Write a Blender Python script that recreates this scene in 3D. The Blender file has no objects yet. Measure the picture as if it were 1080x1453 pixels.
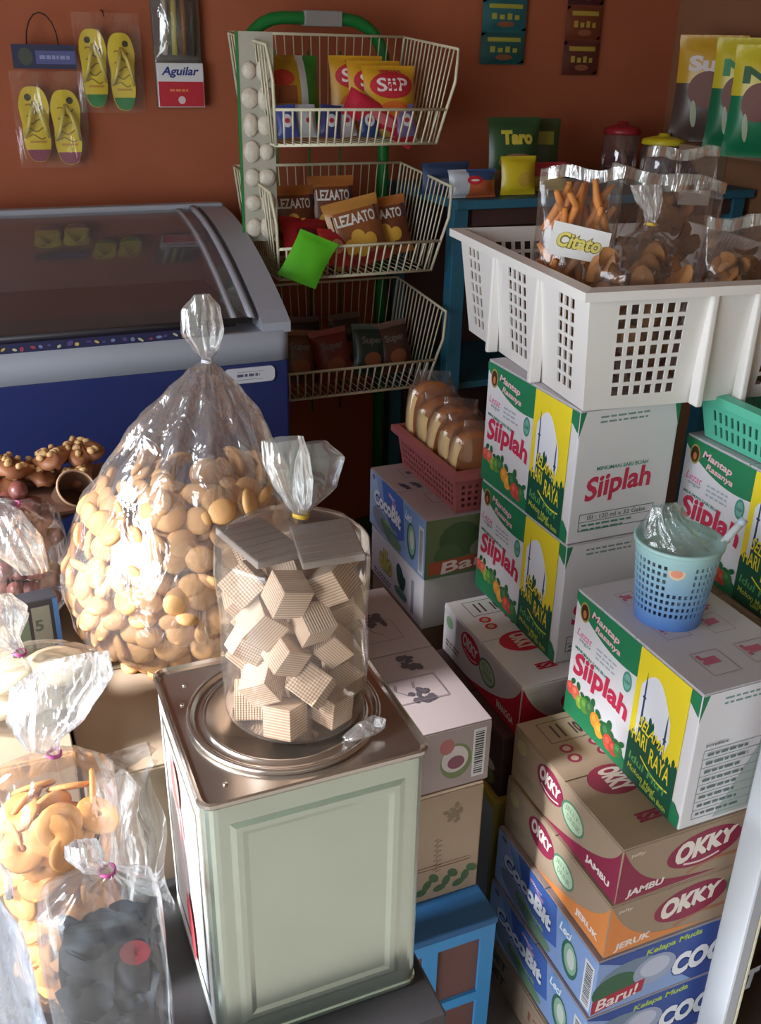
import bpy, bmesh, math, random
from mathutils import Vector, Matrix, Euler
random.seed(7)
PI = math.pi
sc = bpy.context.scene
COL = sc.collection

# ------------------------------------------------------------------ camera
CAM_POS = Vector((0, 0, 1.55))
FPX, PITCH, ROLL, YAW = 1380.0, math.radians(25.3), math.radians(1.2), math.radians(23)
_fw = Vector((math.sin(YAW)*math.cos(PITCH), math.cos(YAW)*math.cos(PITCH), -math.sin(PITCH)))
_rt0 = Vector((math.cos(YAW), -math.sin(YAW), 0)); _up0 = _rt0.cross(_fw)
_rt = _rt0*math.cos(ROLL) + _up0*math.sin(ROLL)
_up = -_rt0*math.sin(ROLL) + _up0*math.cos(ROLL)
cd = bpy.data.cameras.new('camera'); cam = bpy.data.objects.new('camera', cd); COL.objects.link(cam)
cd.sensor_fit = 'VERTICAL'; cd.sensor_height = 36.0; cd.lens = FPX/1453*36.0; cd.clip_start = 0.02
M = Matrix.Identity(4)
for i in range(3):
    M[i][0] = _rt[i]; M[i][1] = _up[i]; M[i][2] = -_fw[i]; M[i][3] = CAM_POS[i]
cam.matrix_world = M
sc.camera = cam

def P(x, y, X=None, Y=None, Z=None):
    """point of the place seen at pixel (x, y) of the 1080x1453 frame on a plane X=, Y= or Z="""
    d = _fw*FPX + _rt*(x-540) - _up*(y-726.5)
    if X is not None: t = (X-CAM_POS.x)/d.x
    elif Y is not None: t = (Y-CAM_POS.y)/d.y
    else: t = (Z-CAM_POS.z)/d.z
    return CAM_POS + d*t

# ------------------------------------------------------------------ sky, exposure
w = bpy.data.worlds.new('sky'); sc.world = w; w.use_nodes = True
nt = w.node_tree
bg = nt.nodes['Background']
bg.inputs[0].default_value = (0.86, 0.93, 1.0, 1); bg.inputs[1].default_value = 7.0
sc.view_settings.view_transform = 'Standard'; sc.view_settings.look = 'None'
sc.view_settings.exposure = 0.08; sc.view_settings.gamma = 1.0
sc.view_settings.use_curve_mapping = False
sc.cycles.use_denoising = True
sc.cycles.transparent_max_bounces = 32
sc.cycles.max_bounces = 10
sc.cycles.sample_clamp_indirect = 6.0

sun_l = bpy.data.lights.new('sun', 'SUN'); sun_l.energy = 13.0; sun_l.angle = math.radians(10); sun_l.color = (.96, .98, 1)
sun_o = bpy.data.objects.new('sun', sun_l); COL.objects.link(sun_o); sun_o.location = (-3, -1, 3)
sun_o.rotation_euler = Vector((.82, .03, -.58)).to_track_quat('-Z', 'Y').to_euler()
# daylight openings of the shop: portals guide the sky light through them
def portal(name, loc, rot, sx, sy):
    l = bpy.data.lights.new(name, 'AREA'); l.shape = 'RECTANGLE'; l.size = sx; l.size_y = sy
    l.cycles.is_portal = True
    o = bpy.data.objects.new(name, l); o.location = loc; o.rotation_euler = rot; COL.objects.link(o)
portal('doorway_daylight_left', (-1.44, 0.25, 1.05), (0, -PI/2, 0), 2.1, 2.3)

# ------------------------------------------------------------------ materials
def lin(c):
    return tuple(((v/255)/12.92 if v/255 <= .04045 else ((v/255+.055)/1.055)**2.4) for v in c)
MATS = {}
def mat(name, rgb, rough=.6, metal=0., var=.0, scale=40., bump=0., coat=0., spec=.5, stretch=None):
    if name in MATS: return MATS[name]
    m = bpy.data.materials.new(name); MATS[name] = m; m.use_nodes = True
    n = m.node_tree.nodes; L = m.node_tree.links; b = n['Principled BSDF']
    c = lin(rgb)
    b.inputs['Base Color'].default_value = (*c, 1); b.inputs['Roughness'].default_value = rough
    b.inputs['Metallic'].default_value = metal; b.inputs['Specular IOR Level'].default_value = spec
    b.inputs['Coat Weight'].default_value = coat
    if var or bump:
        tc = n.new('ShaderNodeTexCoord'); no = n.new('ShaderNodeTexNoise')
        no.inputs['Scale'].default_value = scale; no.inputs['Detail'].default_value = 4
        src = tc.outputs['Object']
        if stretch:
            mp = n.new('ShaderNodeMapping'); mp.inputs['Scale'].default_value = stretch
            L.new(src, mp.inputs['Vector']); src = mp.outputs['Vector']
        L.new(src, no.inputs['Vector'])
        if var:
            mx = n.new('ShaderNodeMix'); mx.data_type = 'RGBA'
            mx.inputs[6].default_value = (*[max(0, v*(1-var)) for v in c], 1)
            mx.inputs[7].default_value = (*[min(1, v*(1+var)) for v in c], 1)
            L.new(no.outputs['Fac'], mx.inputs[0]); L.new(mx.outputs[2], b.inputs['Base Color'])
        if bump:
            bp = n.new('ShaderNodeBump'); bp.inputs['Strength'].default_value = bump
            bp.inputs['Distance'].default_value = .004
            L.new(no.outputs['Fac'], bp.inputs['Height']); L.new(bp.outputs['Normal'], b.inputs['Normal'])
    return m

def film(name, haze=.06, gloss=.10, rough=.12, tint=(1, 1, 1), bscale=28., bump=.5, stretch=(1, 1, .35)):
    """thin clear plastic: see-through sheet, fresnel shine, a little milky"""
    if name in MATS: return MATS[name]
    m = bpy.data.materials.new(name); MATS[name] = m; m.use_nodes = True
    n = m.node_tree.nodes; L = m.node_tree.links
    n.remove(n['Principled BSDF']); out = n['Material Output']
    tr = n.new('ShaderNodeBsdfTransparent'); tr.inputs[0].default_value = (*tint, 1)
    gl = n.new('ShaderNodeBsdfGlossy'); gl.inputs['Roughness'].default_value = rough
    gl.inputs['Color'].default_value = (1, 1, 1, 1)
    df = n.new('ShaderNodeBsdfTranslucent'); df.inputs[0].default_value = (.9, .92, .96, 1)
    d2 = n.new('ShaderNodeBsdfDiffuse'); d2.inputs[0].default_value = (.9, .92, .96, 1)
    dm = n.new('ShaderNodeMixShader'); dm.inputs[0].default_value = .5
    L.new(df.outputs[0], dm.inputs[1]); L.new(d2.outputs[0], dm.inputs[2])
    tc = n.new('ShaderNodeTexCoord'); mp = n.new('ShaderNodeMapping'); mp.inputs['Scale'].default_value = stretch
    no = n.new('ShaderNodeTexNoise'); no.inputs['Scale'].default_value = bscale; no.inputs['Detail'].default_value = 3
    no.inputs['Distortion'].default_value = .8
    L.new(tc.outputs['Object'], mp.inputs[0]); L.new(mp.outputs[0], no.inputs['Vector'])
    bp = n.new('ShaderNodeBump'); bp.inputs['Strength'].default_value = bump; bp.inputs['Distance'].default_value = .012
    L.new(no.outputs['Fac'], bp.inputs['Height'])
    L.new(bp.outputs[0], gl.inputs['Normal']); L.new(bp.outputs[0], d2.inputs['Normal'])
    fr = n.new('ShaderNodeLayerWeight'); fr.inputs['Blend'].default_value = .28
    L.new(bp.outputs[0], fr.inputs['Normal'])
    ma = n.new('ShaderNodeMath'); ma.operation = 'MULTIPLY_ADD'
    ma.inputs[1].default_value = .45; ma.inputs[2].default_value = gloss
    L.new(fr.outputs['Fresnel'], ma.inputs[0])
    m1 = n.new('ShaderNodeMixShader'); m1.inputs[0].default_value = haze
    L.new(tr.outputs[0], m1.inputs[1]); L.new(dm.outputs[0], m1.inputs[2])
    m2 = n.new('ShaderNodeMixShader'); L.new(ma.outputs[0], m2.inputs[0])
    L.new(m1.outputs[0], m2.inputs[1]); L.new(gl.outputs[0], m2.inputs[2])
    L.new(m2.outputs[0], out.inputs[0])
    return m

def ink(rgb):
    return mat('ink_%02x%02x%02x' % tuple(int(v) for v in rgb), rgb, rough=.55)

# ------------------------------------------------------------------ mesh builder
class MB:
    def __init__(s): s.v = []; s.f = []; s.m = []; s.mats = []; s.sm = []
    def mi(s, m):
        if m is None: return 0
        if m not in s.mats: s.mats.append(m)
        return s.mats.index(m)
    def add(s, vs, fs, m=None, smooth=False, T=None):
        b = len(s.v); k = s.mi(m)
        s.v += [tuple(T @ Vector(p)) if T is not None else tuple(p) for p in vs]
        for f in fs:
            s.f.append([b+i for i in f]); s.m.append(k); s.sm.append(smooth)
    def box(s, x0, x1, y0, y1, z0, z1, m=None, bev=0., T=None):
        if bev <= 0:
            vs = [(x, y, z) for z in (z0, z1) for y in (y0, y1) for x in (x0, x1)]
            fs = [(0, 2, 3, 1), (4, 5, 7, 6), (0, 1, 5, 4), (2, 6, 7, 3), (0, 4, 6, 2), (1, 3, 7, 5)]
            s.add(vs, fs, m, False, T); return
        bm = bmesh.new(); bmesh.ops.create_cube(bm, size=1)
        for v in bm.verts:
            v.co = Vector(((x0+x1)/2+v.co.x*(x1-x0), (y0+y1)/2+v.co.y*(y1-y0), (z0+z1)/2+v.co.z*(z1-z0)))
        bmesh.ops.bevel(bm, geom=bm.edges[:], offset=bev, segments=2, affect='EDGES', profile=.5)
        bm.verts.index_update()
        s.add([v.co.copy() for v in bm.verts], [[v.index for v in f.verts] for f in bm.faces], m, False, T); bm.free()
    def tube(s, pts, r, n=6, m=None, closed=False, T=None, cap=True):
        pts = [Vector(p) for p in pts]; N = len(pts); vs = []; fs = []
        ref = None
        for i, p in enumerate(pts):
            a = pts[(i-1) % N] if (closed or i > 0) else p
            b = pts[(i+1) % N] if (closed or i < N-1) else p
            t = (b-a).normalized()
            if ref is None:
                ref = t.cross(Vector((0, 0, 1)))
                if ref.length < 1e-3: ref = t.cross(Vector((1, 0, 0)))
                ref.normalize()
            ref = (ref - t*ref.dot(t))
            if ref.length < 1e-6: ref = t.orthogonal()
            ref.normalize(); q = t.cross(ref)
            rr = r[i] if isinstance(r, (list, tuple)) else r
            for k in range(n):
                a_ = 2*PI*k/n; vs.append(p + ref*math.cos(a_)*rr + q*math.sin(a_)*rr)
        for i in range(N if closed else N-1):
            j = (i+1) % N
            for k in range(n):
                l = (k+1) % n; fs.append((i*n+k, i*n+l, j*n+l, j*n+k))
        if not closed and cap:
            fs.append(tuple(range(n))[::-1]); fs.append(tuple((N-1)*n+k for k in range(n)))
        s.add(vs, fs, m, True, T)
    def lathe(s, prof, n=32, m=None, c=(0, 0), T=None, smooth=True, rx=1., ry=1.):
        vs = []; fs = []
        for (r, z) in prof:
            for k in range(n):
                a = 2*PI*k/n; vs.append((c[0]+math.cos(a)*r*rx, c[1]+math.sin(a)*r*ry, z))
        for i in range(len(prof)-1):
            for k in range(n):
                l = (k+1) % n; fs.append((i*n+k, i*n+l, (i+1)*n+l, (i+1)*n+k))
        if prof[0][0] > 1e-5: fs.append(tuple(range(n))[::-1])
        if prof[-1][0] > 1e-5: fs.append(tuple((len(prof)-1)*n+k for k in range(n)))
        s.add(vs, fs, m, smooth, T)
    def grid(s, fn, nu, nv, m=None, smooth=True, wrap=False, T=None, mfn=None):
        vs = []
        for j in range(nv+1):
            for i in range(nu+(0 if wrap else 1)):
                vs.append(fn(i/nu, j/nv))
        R = nu if wrap else nu+1
        b = len(s.v)
        s.v += [tuple(T @ Vector(p)) if T is not None else tuple(p) for p in vs]
        for j in range(nv):
            for i in range(nu):
                a = j*R+i; c = j*R+((i+1) % R if wrap else i+1)
                s.f.append([b+a, b+c, b+c+R, b+a+R])
                s.m.append(s.mi(mfn((i+.5)/nu, (j+.5)/nv) if mfn else m)); s.sm.append(smooth)
    def prism(s, poly, h, axis='z', m=None, T=None, base=0.):
        """extrude a 2D outline by h along the axis"""
        def at3(p, t):
            if axis == 'z': return (p[0], p[1], base+t)
            if axis == 'y': return (p[0], base+t, p[1])
            return (base+t, p[0], p[1])
        n = len(poly)
        vs = [at3(p, 0) for p in poly]+[at3(p, h) for p in poly]
        fs = [tuple(range(n))[::-1], tuple(range(n, 2*n))]
        fs += [(i, (i+1) % n, n+(i+1) % n, n+i) for i in range(n)]
        s.add(vs, fs, m, False, T)
    def mesh(s, name, m=None):
        me = bpy.data.meshes.new(name)
        me.from_pydata([tuple(v) for v in s.v], [], s.f)
        mats = s.mats if s.mats else [m]
        for k in mats: me.materials.append(k)
        for p, k, sm in zip(me.polygons, s.m, s.sm): p.material_index = k; p.use_smooth = sm
        me.update()
        return me

def obj(name, mb, m=None, parent=None):
    me = mb if isinstance(mb, bpy.types.Mesh) else mb.mesh(name, m)
    o = bpy.data.objects.new(name, me); COL.objects.link(o)
    if parent is not None: o.parent = parent
    return o
def tag(o, label, cat, group=None):
    o['label'] = label; o['category'] = cat
    if group: o['group'] = group
    return o
def thing(name, label, cat, loc=(0, 0, 0), rot=(0, 0, 0), group=None):
    o = bpy.data.objects.new(name, None); COL.objects.link(o)
    o.empty_display_size = .03
    o.location = loc; o.rotation_euler = rot
    return tag(o, label, cat, group)
def struct(name, mb, m=None):
    o = obj(name, mb, m); o['kind'] = 'structure'; return o

# ------------------------------------------------------------------ flat print on faces
_txt = {}
def text_mesh(body, bold):
    k = (body, bold)
    if k in _txt: return _txt[k]
    cu = bpy.data.curves.new('lettering', 'FONT'); cu.body = body; cu.size = 1.0; cu.resolution_u = 3
    cu.offset = bold; cu.align_x = 'CENTER'; cu.align_y = 'CENTER'
    o = bpy.data.objects.new('lettering', cu); COL.objects.link(o)
    dg = bpy.context.evaluated_depsgraph_get(); dg.update()
    me = o.evaluated_get(dg).to_mesh()
    vs = [(v.co.x, v.co.y) for v in me.vertices]; fs = [list(p.vertices) for p in me.polygons]
    if vs:
        xs = [v[0] for v in vs]; ys = [v[1] for v in vs]
        cx = (min(xs)+max(xs))/2; cy = (min(ys)+max(ys))/2; hw = max(1e-6, (max(xs)-min(xs))/2); hh = max(1e-6, (max(ys)-min(ys))/2)
        vs = [((x-cx)/hw, (y-cy)/hh) for x, y in vs]; asp = hw/hh
    else: asp = 1
    o.evaluated_get(dg).to_mesh_clear()
    bpy.data.objects.remove(o); bpy.data.curves.remove(cu)
    _txt[k] = (vs, fs, asp); return _txt[k]

class Art:
    """printed artwork in (u, v) metres, laid on a face by fn(u, v, offset)"""
    def __init__(s, fn, step=.00002): s.fn = fn; s.mb = MB(); s.k = 0; s.step = step
    def _add(s, vs, fs, col):
        s.k += 1; off = .0002+s.k*s.step
        s.mb.add([s.fn(u, v, off) for u, v in vs], fs, col if isinstance(col, bpy.types.Material) else ink(col))
    def ground(s, U, V, m): s.rect(.003, .003, U-.003, V-.003, m); return s
    def poly(s, pts, col): s._add(pts, [list(range(len(pts)))], col)
    def rect(s, u0, v0, u1, v1, col, n=1):
        vs = [(u0+(u1-u0)*i/n, v0+(v1-v0)*j/n) for j in range(n+1) for i in range(n+1)]
        s._add(vs, [[j*(n+1)+i, j*(n+1)+i+1, (j+1)*(n+1)+i+1, (j+1)*(n+1)+i] for j in range(n) for i in range(n)], col)
    def ell(s, u, v, a, b, col, rot=0., n=20, rings=1):
        c, d = math.cos(rot), math.sin(rot); vs = [(u, v)]; fs = []
        for q in range(1, rings+1):
            for k in range(n):
                x = a*q/rings*math.cos(2*PI*k/n); y = b*q/rings*math.sin(2*PI*k/n)
                vs.append((u+x*c-y*d, v+x*d+y*c))
        for k in range(n): fs.append([0, 1+k, 1+(k+1) % n])
        for q in range(rings-1):
            for k in range(n):
                l = (k+1) % n; fs.append([1+q*n+k, 1+(q+1)*n+k, 1+(q+1)*n+l, 1+q*n+l])
        s._add(vs, fs, col)
    def line(s, pts, wd, col):
        vs = []; fs = []
        for i, (x, y) in enumerate(pts):
            a = pts[max(0, i-1)]; b = pts[min(len(pts)-1, i+1)]
            dx, dy = b[0]-a[0], b[1]-a[1]; l = math.hypot(dx, dy) or 1
            nx, ny = -dy/l*wd/2, dx/l*wd/2
            vs += [(x+nx, y+ny), (x-nx, y-ny)]
        for i in range(len(pts)-1): fs.append([2*i, 2*i+1, 2*i+3, 2*i+2])
        s._add(vs, fs, col)
    def frame(s, u0, v0, u1, v1, wd, col):
        s.line([(u0, v0), (u1, v0)], wd, col); s.line([(u0, v1), (u1, v1)], wd, col)
        s.line([(u0, v0), (u0, v1)], wd, col); s.line([(u1, v0), (u1, v1)], wd, col)
    def text(s, body, u, v, wd, ht, col, bold=.03, rot=0., shear=0., arc=0., grow=0.):
        """lettering filling wd x ht round (u, v); arc bends the baseline, grow swells one end"""
        vs, fs, asp = text_mesh(body, bold); c, d = math.cos(rot), math.sin(rot); o = []
        for x, y in vs:
            yy = y*(1+grow*x)*ht/2 + arc*(1-x*x)*ht; xx = x*wd/2+shear*yy
            o.append((u+xx*c-yy*d, v+xx*d+yy*c))
        s._add(o, fs, col)
    def lines(s, u0, v0, wd, n, gap, ht, col, rnd):
        """rows of print too small to read"""
        for i in range(n):
            x = u0; end = u0+wd*(rnd.uniform(.75, 1))
            while x < end:
                l = rnd.uniform(.006, .016); s.rect(x, v0-i*gap, min(x+l, end), v0-i*gap+ht, col); x += l+.003
    def barcode(s, u0, v0, u1, v1, rnd, vert=True):
        s.rect(u0, v0, u1, v1, (225, 225, 228))
        mu = (u1-u0)*.16; mv = (v1-v0)*.06; x = v0+mv
        while x < v1-mv:
            l = rnd.uniform(.0012, .003); s.rect(u0+mu, x, u1-mu, min(x+l, v1-mv), (45, 50, 60)); x += l+rnd.uniform(.0012, .003)
    def done(s, name, parent): return obj(name, s.mb, None, parent)

def face(kind, dx, dy, dz):
    """(u, v) frames on the faces of a box with its corner at the origin"""
    if kind == 'left':  return lambda u, v, o: (-o, dy-u, v)          # seen from -X, u runs towards the viewer
    if kind == 'front': return lambda u, v, o: (u, -o, v)
    if kind == 'top':   return lambda u, v, o: (v, dy-u, dz+o)        # u runs along the left edge towards the viewer
    raise ValueError(kind)

def curve_pts(fn, n=16): return [fn(i/n) for i in range(n+1)]

# ================================================================== THE SHOP
WALL_Y, RIGHT_X, LEFT_X, FRONT_Y, CEIL = 3.0, 2.32, -1.4, -1.8, 2.6
m_wall = mat('orange_paint', (172, 94, 62), rough=.75, var=.18, scale=3.2, bump=.15)
m_wallr = mat('ochre_paint', (140, 96, 66), rough=.8, var=.15, scale=3., bump=.15)
m_pale = mat('pale_green_paint', (205, 215, 196), rough=.8, var=.06, scale=4.)
m_floor = mat('cement', (120, 112, 106), rough=.7, var=.2, scale=6., bump=.1)
m_ceil = mat('ceiling_board', (150, 120, 100), rough=.85, var=.1, scale=5.)
b = MB(); b.box(LEFT_X-.1, RIGHT_X+.1, FRONT_Y-.1, WALL_Y+.1, -.1, 0); struct('floor', b, m_floor)
b = MB(); b.box(LEFT_X-.1, RIGHT_X+.1, FRONT_Y-.1, WALL_Y+.1, CEIL, CEIL+.08); struct('ceiling', b, m_ceil)
b = MB(); b.box(LEFT_X-.1, RIGHT_X+.1, WALL_Y, WALL_Y+.1, 0, CEIL); struct('wall_back', b, m_wall)
b = MB(); b.box(RIGHT_X, RIGHT_X+.1, FRONT_Y-.1, WALL_Y, 0, CEIL); struct('wall_right', b, m_wallr)
b = MB()                                     # left wall with the wide shop opening
b.box(LEFT_X-.08, LEFT_X, FRONT_Y-.1, -.9, 0, CEIL); b.box(LEFT_X-.08, LEFT_X, 1.4, WALL_Y, 0, CEIL)
b.box(LEFT_X-.08, LEFT_X, -.9, 1.4, 2.1, CEIL); struct('wall_left', b, m_wall)
b = MB(); b.box(LEFT_X-.08, RIGHT_X+.1, FRONT_Y-.08, FRONT_Y, 0, CEIL); struct('wall_front', b, m_pale)
b = MB(); b.box(-9, 6, -9, 6, -.16, -.11); struct('floor_outside', b, mat('yard_concrete', (176, 178, 172), rough=.9, var=.1, scale=2.))

# ------------------------------------------------------------------ cartons
m_kraft = mat('kraft_card', (164, 142, 120), rough=.8, var=.07, scale=12., bump=.05)
m_lilac = mat('grey_kraft_card', (172, 156, 156), rough=.8, var=.06, scale=12.)
m_white = mat('white_card', (226, 224, 228), rough=.6, var=.03, scale=10.)
m_dull = mat('grey_card', (196, 192, 198), rough=.65, var=.04, scale=10.)
m_blue = mat('blue_card', (140, 166, 214), rough=.5, var=.06, scale=9.)
m_tape = mat('clear_tape', (190, 170, 145), rough=.25)
def carton(label, x0, y0, z0, dx, dy, dz, body_m, top_m=None, rotz=0., name='carton', group=None):
    t = thing(name, label, 'carton', (x0, y0, z0), (0, 0, rotz), group)
    b = MB(); b.box(0, dx, 0, dy, 0, dz-.003, body_m, bev=.0025); obj('body', b, None, t)
    for k in (0, 1):                        # the two top flaps meeting at a seam
        b = MB(); y_ = (0, dy/2-.001) if k == 0 else (dy/2+.001, dy)
        b.box(.001, dx-.001, y_[0]+.001, y_[1]-.0005, dz-.003, dz, top_m or body_m, bev=.0008); obj('flap', b, None, t)
    return t

RED = (206, 50, 84); GRN = (36, 128, 84); DGRN = (18, 84, 62); YEL = (246, 222, 44)
def siiplah_left(t, dx, dy, dz, rnd):
    a = Art(face('left', dx, dy, dz)); U, V = dy, dz; s = U*.56
    # green wave at the top of the left half, with a round emblem and pink script
    a.poly([(0, V*.985), (0, V*.93)]+curve_pts(lambda t: (s*t, V*(.93-.18*math.sin(t*PI*.5)**.8-.03*math.sin(t*PI))))+[(s, V*.985)], GRN)
    a.ell(U*.085, V*.875, U*.042, V*.075, (178, 150, 80)); a.ell(U*.085, V*.875, U*.033, V*.06, (74, 46, 30)); a.ell(U*.085, V*.86, U*.015, V*.03, (196, 120, 70))
    a.text('Mantap', U*.27, V*.885, U*.24, V*.07, (244, 190, 200), .03, rot=-.10, shear=.2)
    a.text('Rasanya', U*.30, V*.81, U*.22, V*.06, (244, 190, 200), .03, rot=-.10, shear=.2)
    a.text('Lezat', U*.11, V*.70, U*.13, V*.06, (226, 120, 160), .01, rot=-.06, shear=.3)
    a.text('segar', U*.12, V*.645, U*.11, V*.03, (120, 150, 150), .01, rot=-.06)
    a.lines(U*.22, V*.69, U*.18, 3, V*.035, V*.014, (168, 180, 190), rnd)
    a.text('MINUMAN SARI BUAH', U*.2, V*.565, U*.32, V*.026, (70, 140, 120), .02, rot=-.05)
    a.ell(U*.49, V*.66, U*.036, V*.075, (70, 150, 130)); a.ell(U*.49, V*.66, U*.026, V*.056, (120, 180, 165)); a.text('halal', U*.49, V*.66, U*.04, V*.03, (30, 110, 90), .02)
    a.text('Siiplah', U*.285, V*.425, U*.48, V*.22, RED, .035, rot=.0, arc=.16, shear=.1, grow=-.08)
    # green ground and fruit along the bottom
    a.poly([(0, V*.01)]+[(s, V*.01)]+curve_pts(lambda t: (s*(1-t), V*(.10+.14*t+.03*math.sin(t*7))), 18), GRN)
    for (u, v, r, c) in ((.04, .235, .03, (224, 84, 80)), (.09, .23, .032, (226, 110, 84)), (.135, .19, .03, (150, 170, 60)), (.18, .20, .036, (96, 150, 60)), (.23, .215, .034, (70, 120, 70)),
                         (.285, .17, .036, (236, 150, 50)), (.33, .13, .036, (240, 164, 54)), (.385, .17, .04, (52, 110, 66)), (.415, .11, .036, (216, 78, 60)), (.46, .10, .032, (190, 70, 56)), (.50, .12, .03, (60, 130, 70))):
        a.ell(U*(u+.02), V*(v+.07), U*r*.8, V*r*.7, (40, 104, 62), rot=u*20, n=10); a.ell(U*u, V*v, U*r*1.2, V*r*1.7, c, n=14); a.ell(U*(u-.008), V*(v+.012), U*r*.5, V*r*.7, tuple(min(255, k+26) for k in c), n=10)
    # festive half: yellow, white arch, minarets, dark green skyline
    a.rect(s, V*.01, U*.93, V*.985, YEL)
    a.poly([(U*.60, V*.30), (U*.60, V*.74)]+curve_pts(lambda t: (U*(.60+.235*t), V*(.74+.17*math.sin(PI*t)-.1*t)))+[(U*.845, V*.52), (U*.80, V*.3)], (236, 238, 246))
    sk = [(s, V*.01), (s, V*.30)]
    x = s
    hs = [.34, .38, .36, .47, .52, .50, .55, .53, .46, .44, .45, .38, .36, .40, .37, .42, .39]
    for i, h in enumerate(hs):
        x1 = s+(U*.93-s)*(i+1)/len(hs); sk += [(x, V*h), ((x+x1)/2, V*(h+.025)), (x1, V*h)]; x = x1
    sk += [(U*.93, V*.36), (U*.93, V*.01)]
    a.poly(sk, DGRN)
    for (u, h) in ((.635, .86), (.815, .70)):
        a.poly([(U*(u-.009), V*.4), (U*(u+.009), V*.4), (U*(u+.005), V*(h-.08)), (U*u, V*h), (U*(u-.005), V*(h-.08))], (44, 66, 104)); a.rect(U*(u-.013), V*(h-.2), U*(u+.013), V*(h-.185), (44, 66, 104))
    a.text('SELAMAT', U*.745, V*.455, U*.24, V*.085, YEL, .015, rot=-.22, grow=-.12)
    a.text('HARI', U*.645, V*.365, U*.115, V*.105, YEL, .012, rot=-.08, shear=-.1); a.text('RAYA', U*.81, V*.30, U*.155, V*.12, YEL, .012, rot=-.12, shear=-.1)
    a.line(curve_pts(lambda t: (U*(.67+.22*t), V*(.25-.07*t-.03*math.sin(t*PI)))), V*.012, YEL)
    a.text('Idul Fitri', U*.73, V*.175, U*.28, V*.06, (96, 170, 96), .015, rot=-.1)
    a.text('Mohon Maaf', U*.70, V*.10, U*.22, V*.045, (190, 200, 70), .015, rot=-.1); a.text('Lahir dan Batin', U*.80, V*.055, U*.2, V*.04, (190, 200, 70), .015, rot=-.05)
    # white margin at the corner with green tips
    a.poly([(U*.93, V*.985), (U*.995, V*.985), (U*.995, V*.84), (U*.93, V*.90)], GRN)
    a.poly([(U*.93, V*.01), (U*.995, V*.01), (U*.995, V*.10), (U*.95, V*.16), (U*.93, V*.16)], GRN)
    return a.done('festive_print', t)
def siiplah_front(t, dx, dy, dz, rnd, style):
    a = Art(face('front', dx, dy, dz)); U, V = dx, dz; a.ground(U, V, m_white)
    a.poly([(0, V*.985), (U*.06, V*.985), (0, V*.80)], GRN)
    a.lines(U*.2, V*.93, U*.6, 2, V*.035, V*.014, (120, 150, 144), rnd)
    if style == 'logo':
        a.text('MINUMAN SARI BUAH', U*.48, V*.56, U*.52, V*.03, (70, 140, 120), .02)
        a.text('Siiplah', U*.46, V*.40, U*.66, V*.22, RED, .03, rot=.1, arc=.1, shear=.15, grow=-.05)
        a.frame(U*.1, V*.09, U*.86, V*.22, .0014, (80, 110, 104)); a.line([(U*.1, V*.16), (U*.86, V*.16)], .001, (80, 110, 104))
        a.text('ISI : 120 ml x 32 Gelas', U*.48, V*.19, U*.6, V*.035, (90, 100, 104), .01); a.lines(U*.13, V*.125, U*.55, 2, V*.035, V*.015, (80, 140, 116), rnd)
        for v in (.99, .03): a.poly([(U*.93, V*v), (U*.995, V*v), (U*.995, V*(.8 if v > .5 else .2))], GRN)
    else:
        a.poly([(U*.30, V*.03), (U*.995, V*.03), (U*.995, V*.66), (U*.7, V*.66)], (178, 190, 186))
        for i in range(9): a.line([(U*.10, V*(.06+.065*i)), (U*.97, V*(.06+.065*i))], .0011, (130, 146, 150))
        for u in (.10, .62, .97): a.line([(U*u, V*.06), (U*u, V*.58)], .0011, (130, 146, 150))
        for i in range(8): a.lines(U*.13, V*(.085+.065*i), U*.4, 1, 1, V*.02, (104, 120, 120), rnd); a.lines(U*.66, V*(.085+.065*i), U*.26, 1, 1, V*.022, (96, 140, 120), rnd)
        a.text('Ingredient', U*.2, V*.62, U*.2, V*.03, (60, 70, 76), .02)
    return a.done('front_print', t)
def siiplah_top(t, dx, dy, dz, rnd):
    a = Art(face('top', dx, dy, dz)); U, V = dy, dx; c = (186, 92, 120); a.ground(U, V, m_dull)
    for (u, v, wd, ht) in ((.12, .22, .12, .16), (.12, .62, .12, .2), (.42, .2, .16, .22), (.45, .6, .16, .2), (.72, .22, .18, .24), (.72, .62, .16, .26)):
        a.frame(U*u, V*v, U*(u+wd), V*(v+ht), .0012, (172, 140, 156))
        a.rect(U*(u+wd*.25), V*(v+ht*.2), U*(u+wd*.55), V*(v+ht*.7), c); a.lines(U*(u+.02), V*(v+ht*.1), U*wd*.6, 1, 1, V*.03, c, rnd)
    a.text('Siiplah', U*.32, V*.74, U*.2, V*.18, c, .04, rot=.1)
    return a.done('top_print', t)
SD, SH, SW = .305, .237, .195
def siiplah(label, x0, y0, z0, style, top=False, rotz=0.):
    t = carton(label, x0, y0, z0, SW, SD, SH, m_white, m_dull, rotz, group='white cartons with the mosque print')
    r = random.Random(int(x0*1000)); siiplah_left(t, SW, SD, SH, r); siiplah_front(t, SW, SD, SH, r, style)
    if top: siiplah_top(t, SW, SD, SH, r)
    return t
siiplah('upper white carton with mosque print, directly under the white basket', .855, 1.215, .809, 'logo')
siiplah('lower white carton with mosque print in the stack under the white basket', .858, 1.215, .570, 'logo')
siiplah('white carton with mosque print carrying the blue pierced cup', .822, .817, .545, 'table', True)
siiplah('white carton with mosque print carrying the turquoise basket', 1.105, .945, .729, 'logo')

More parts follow.
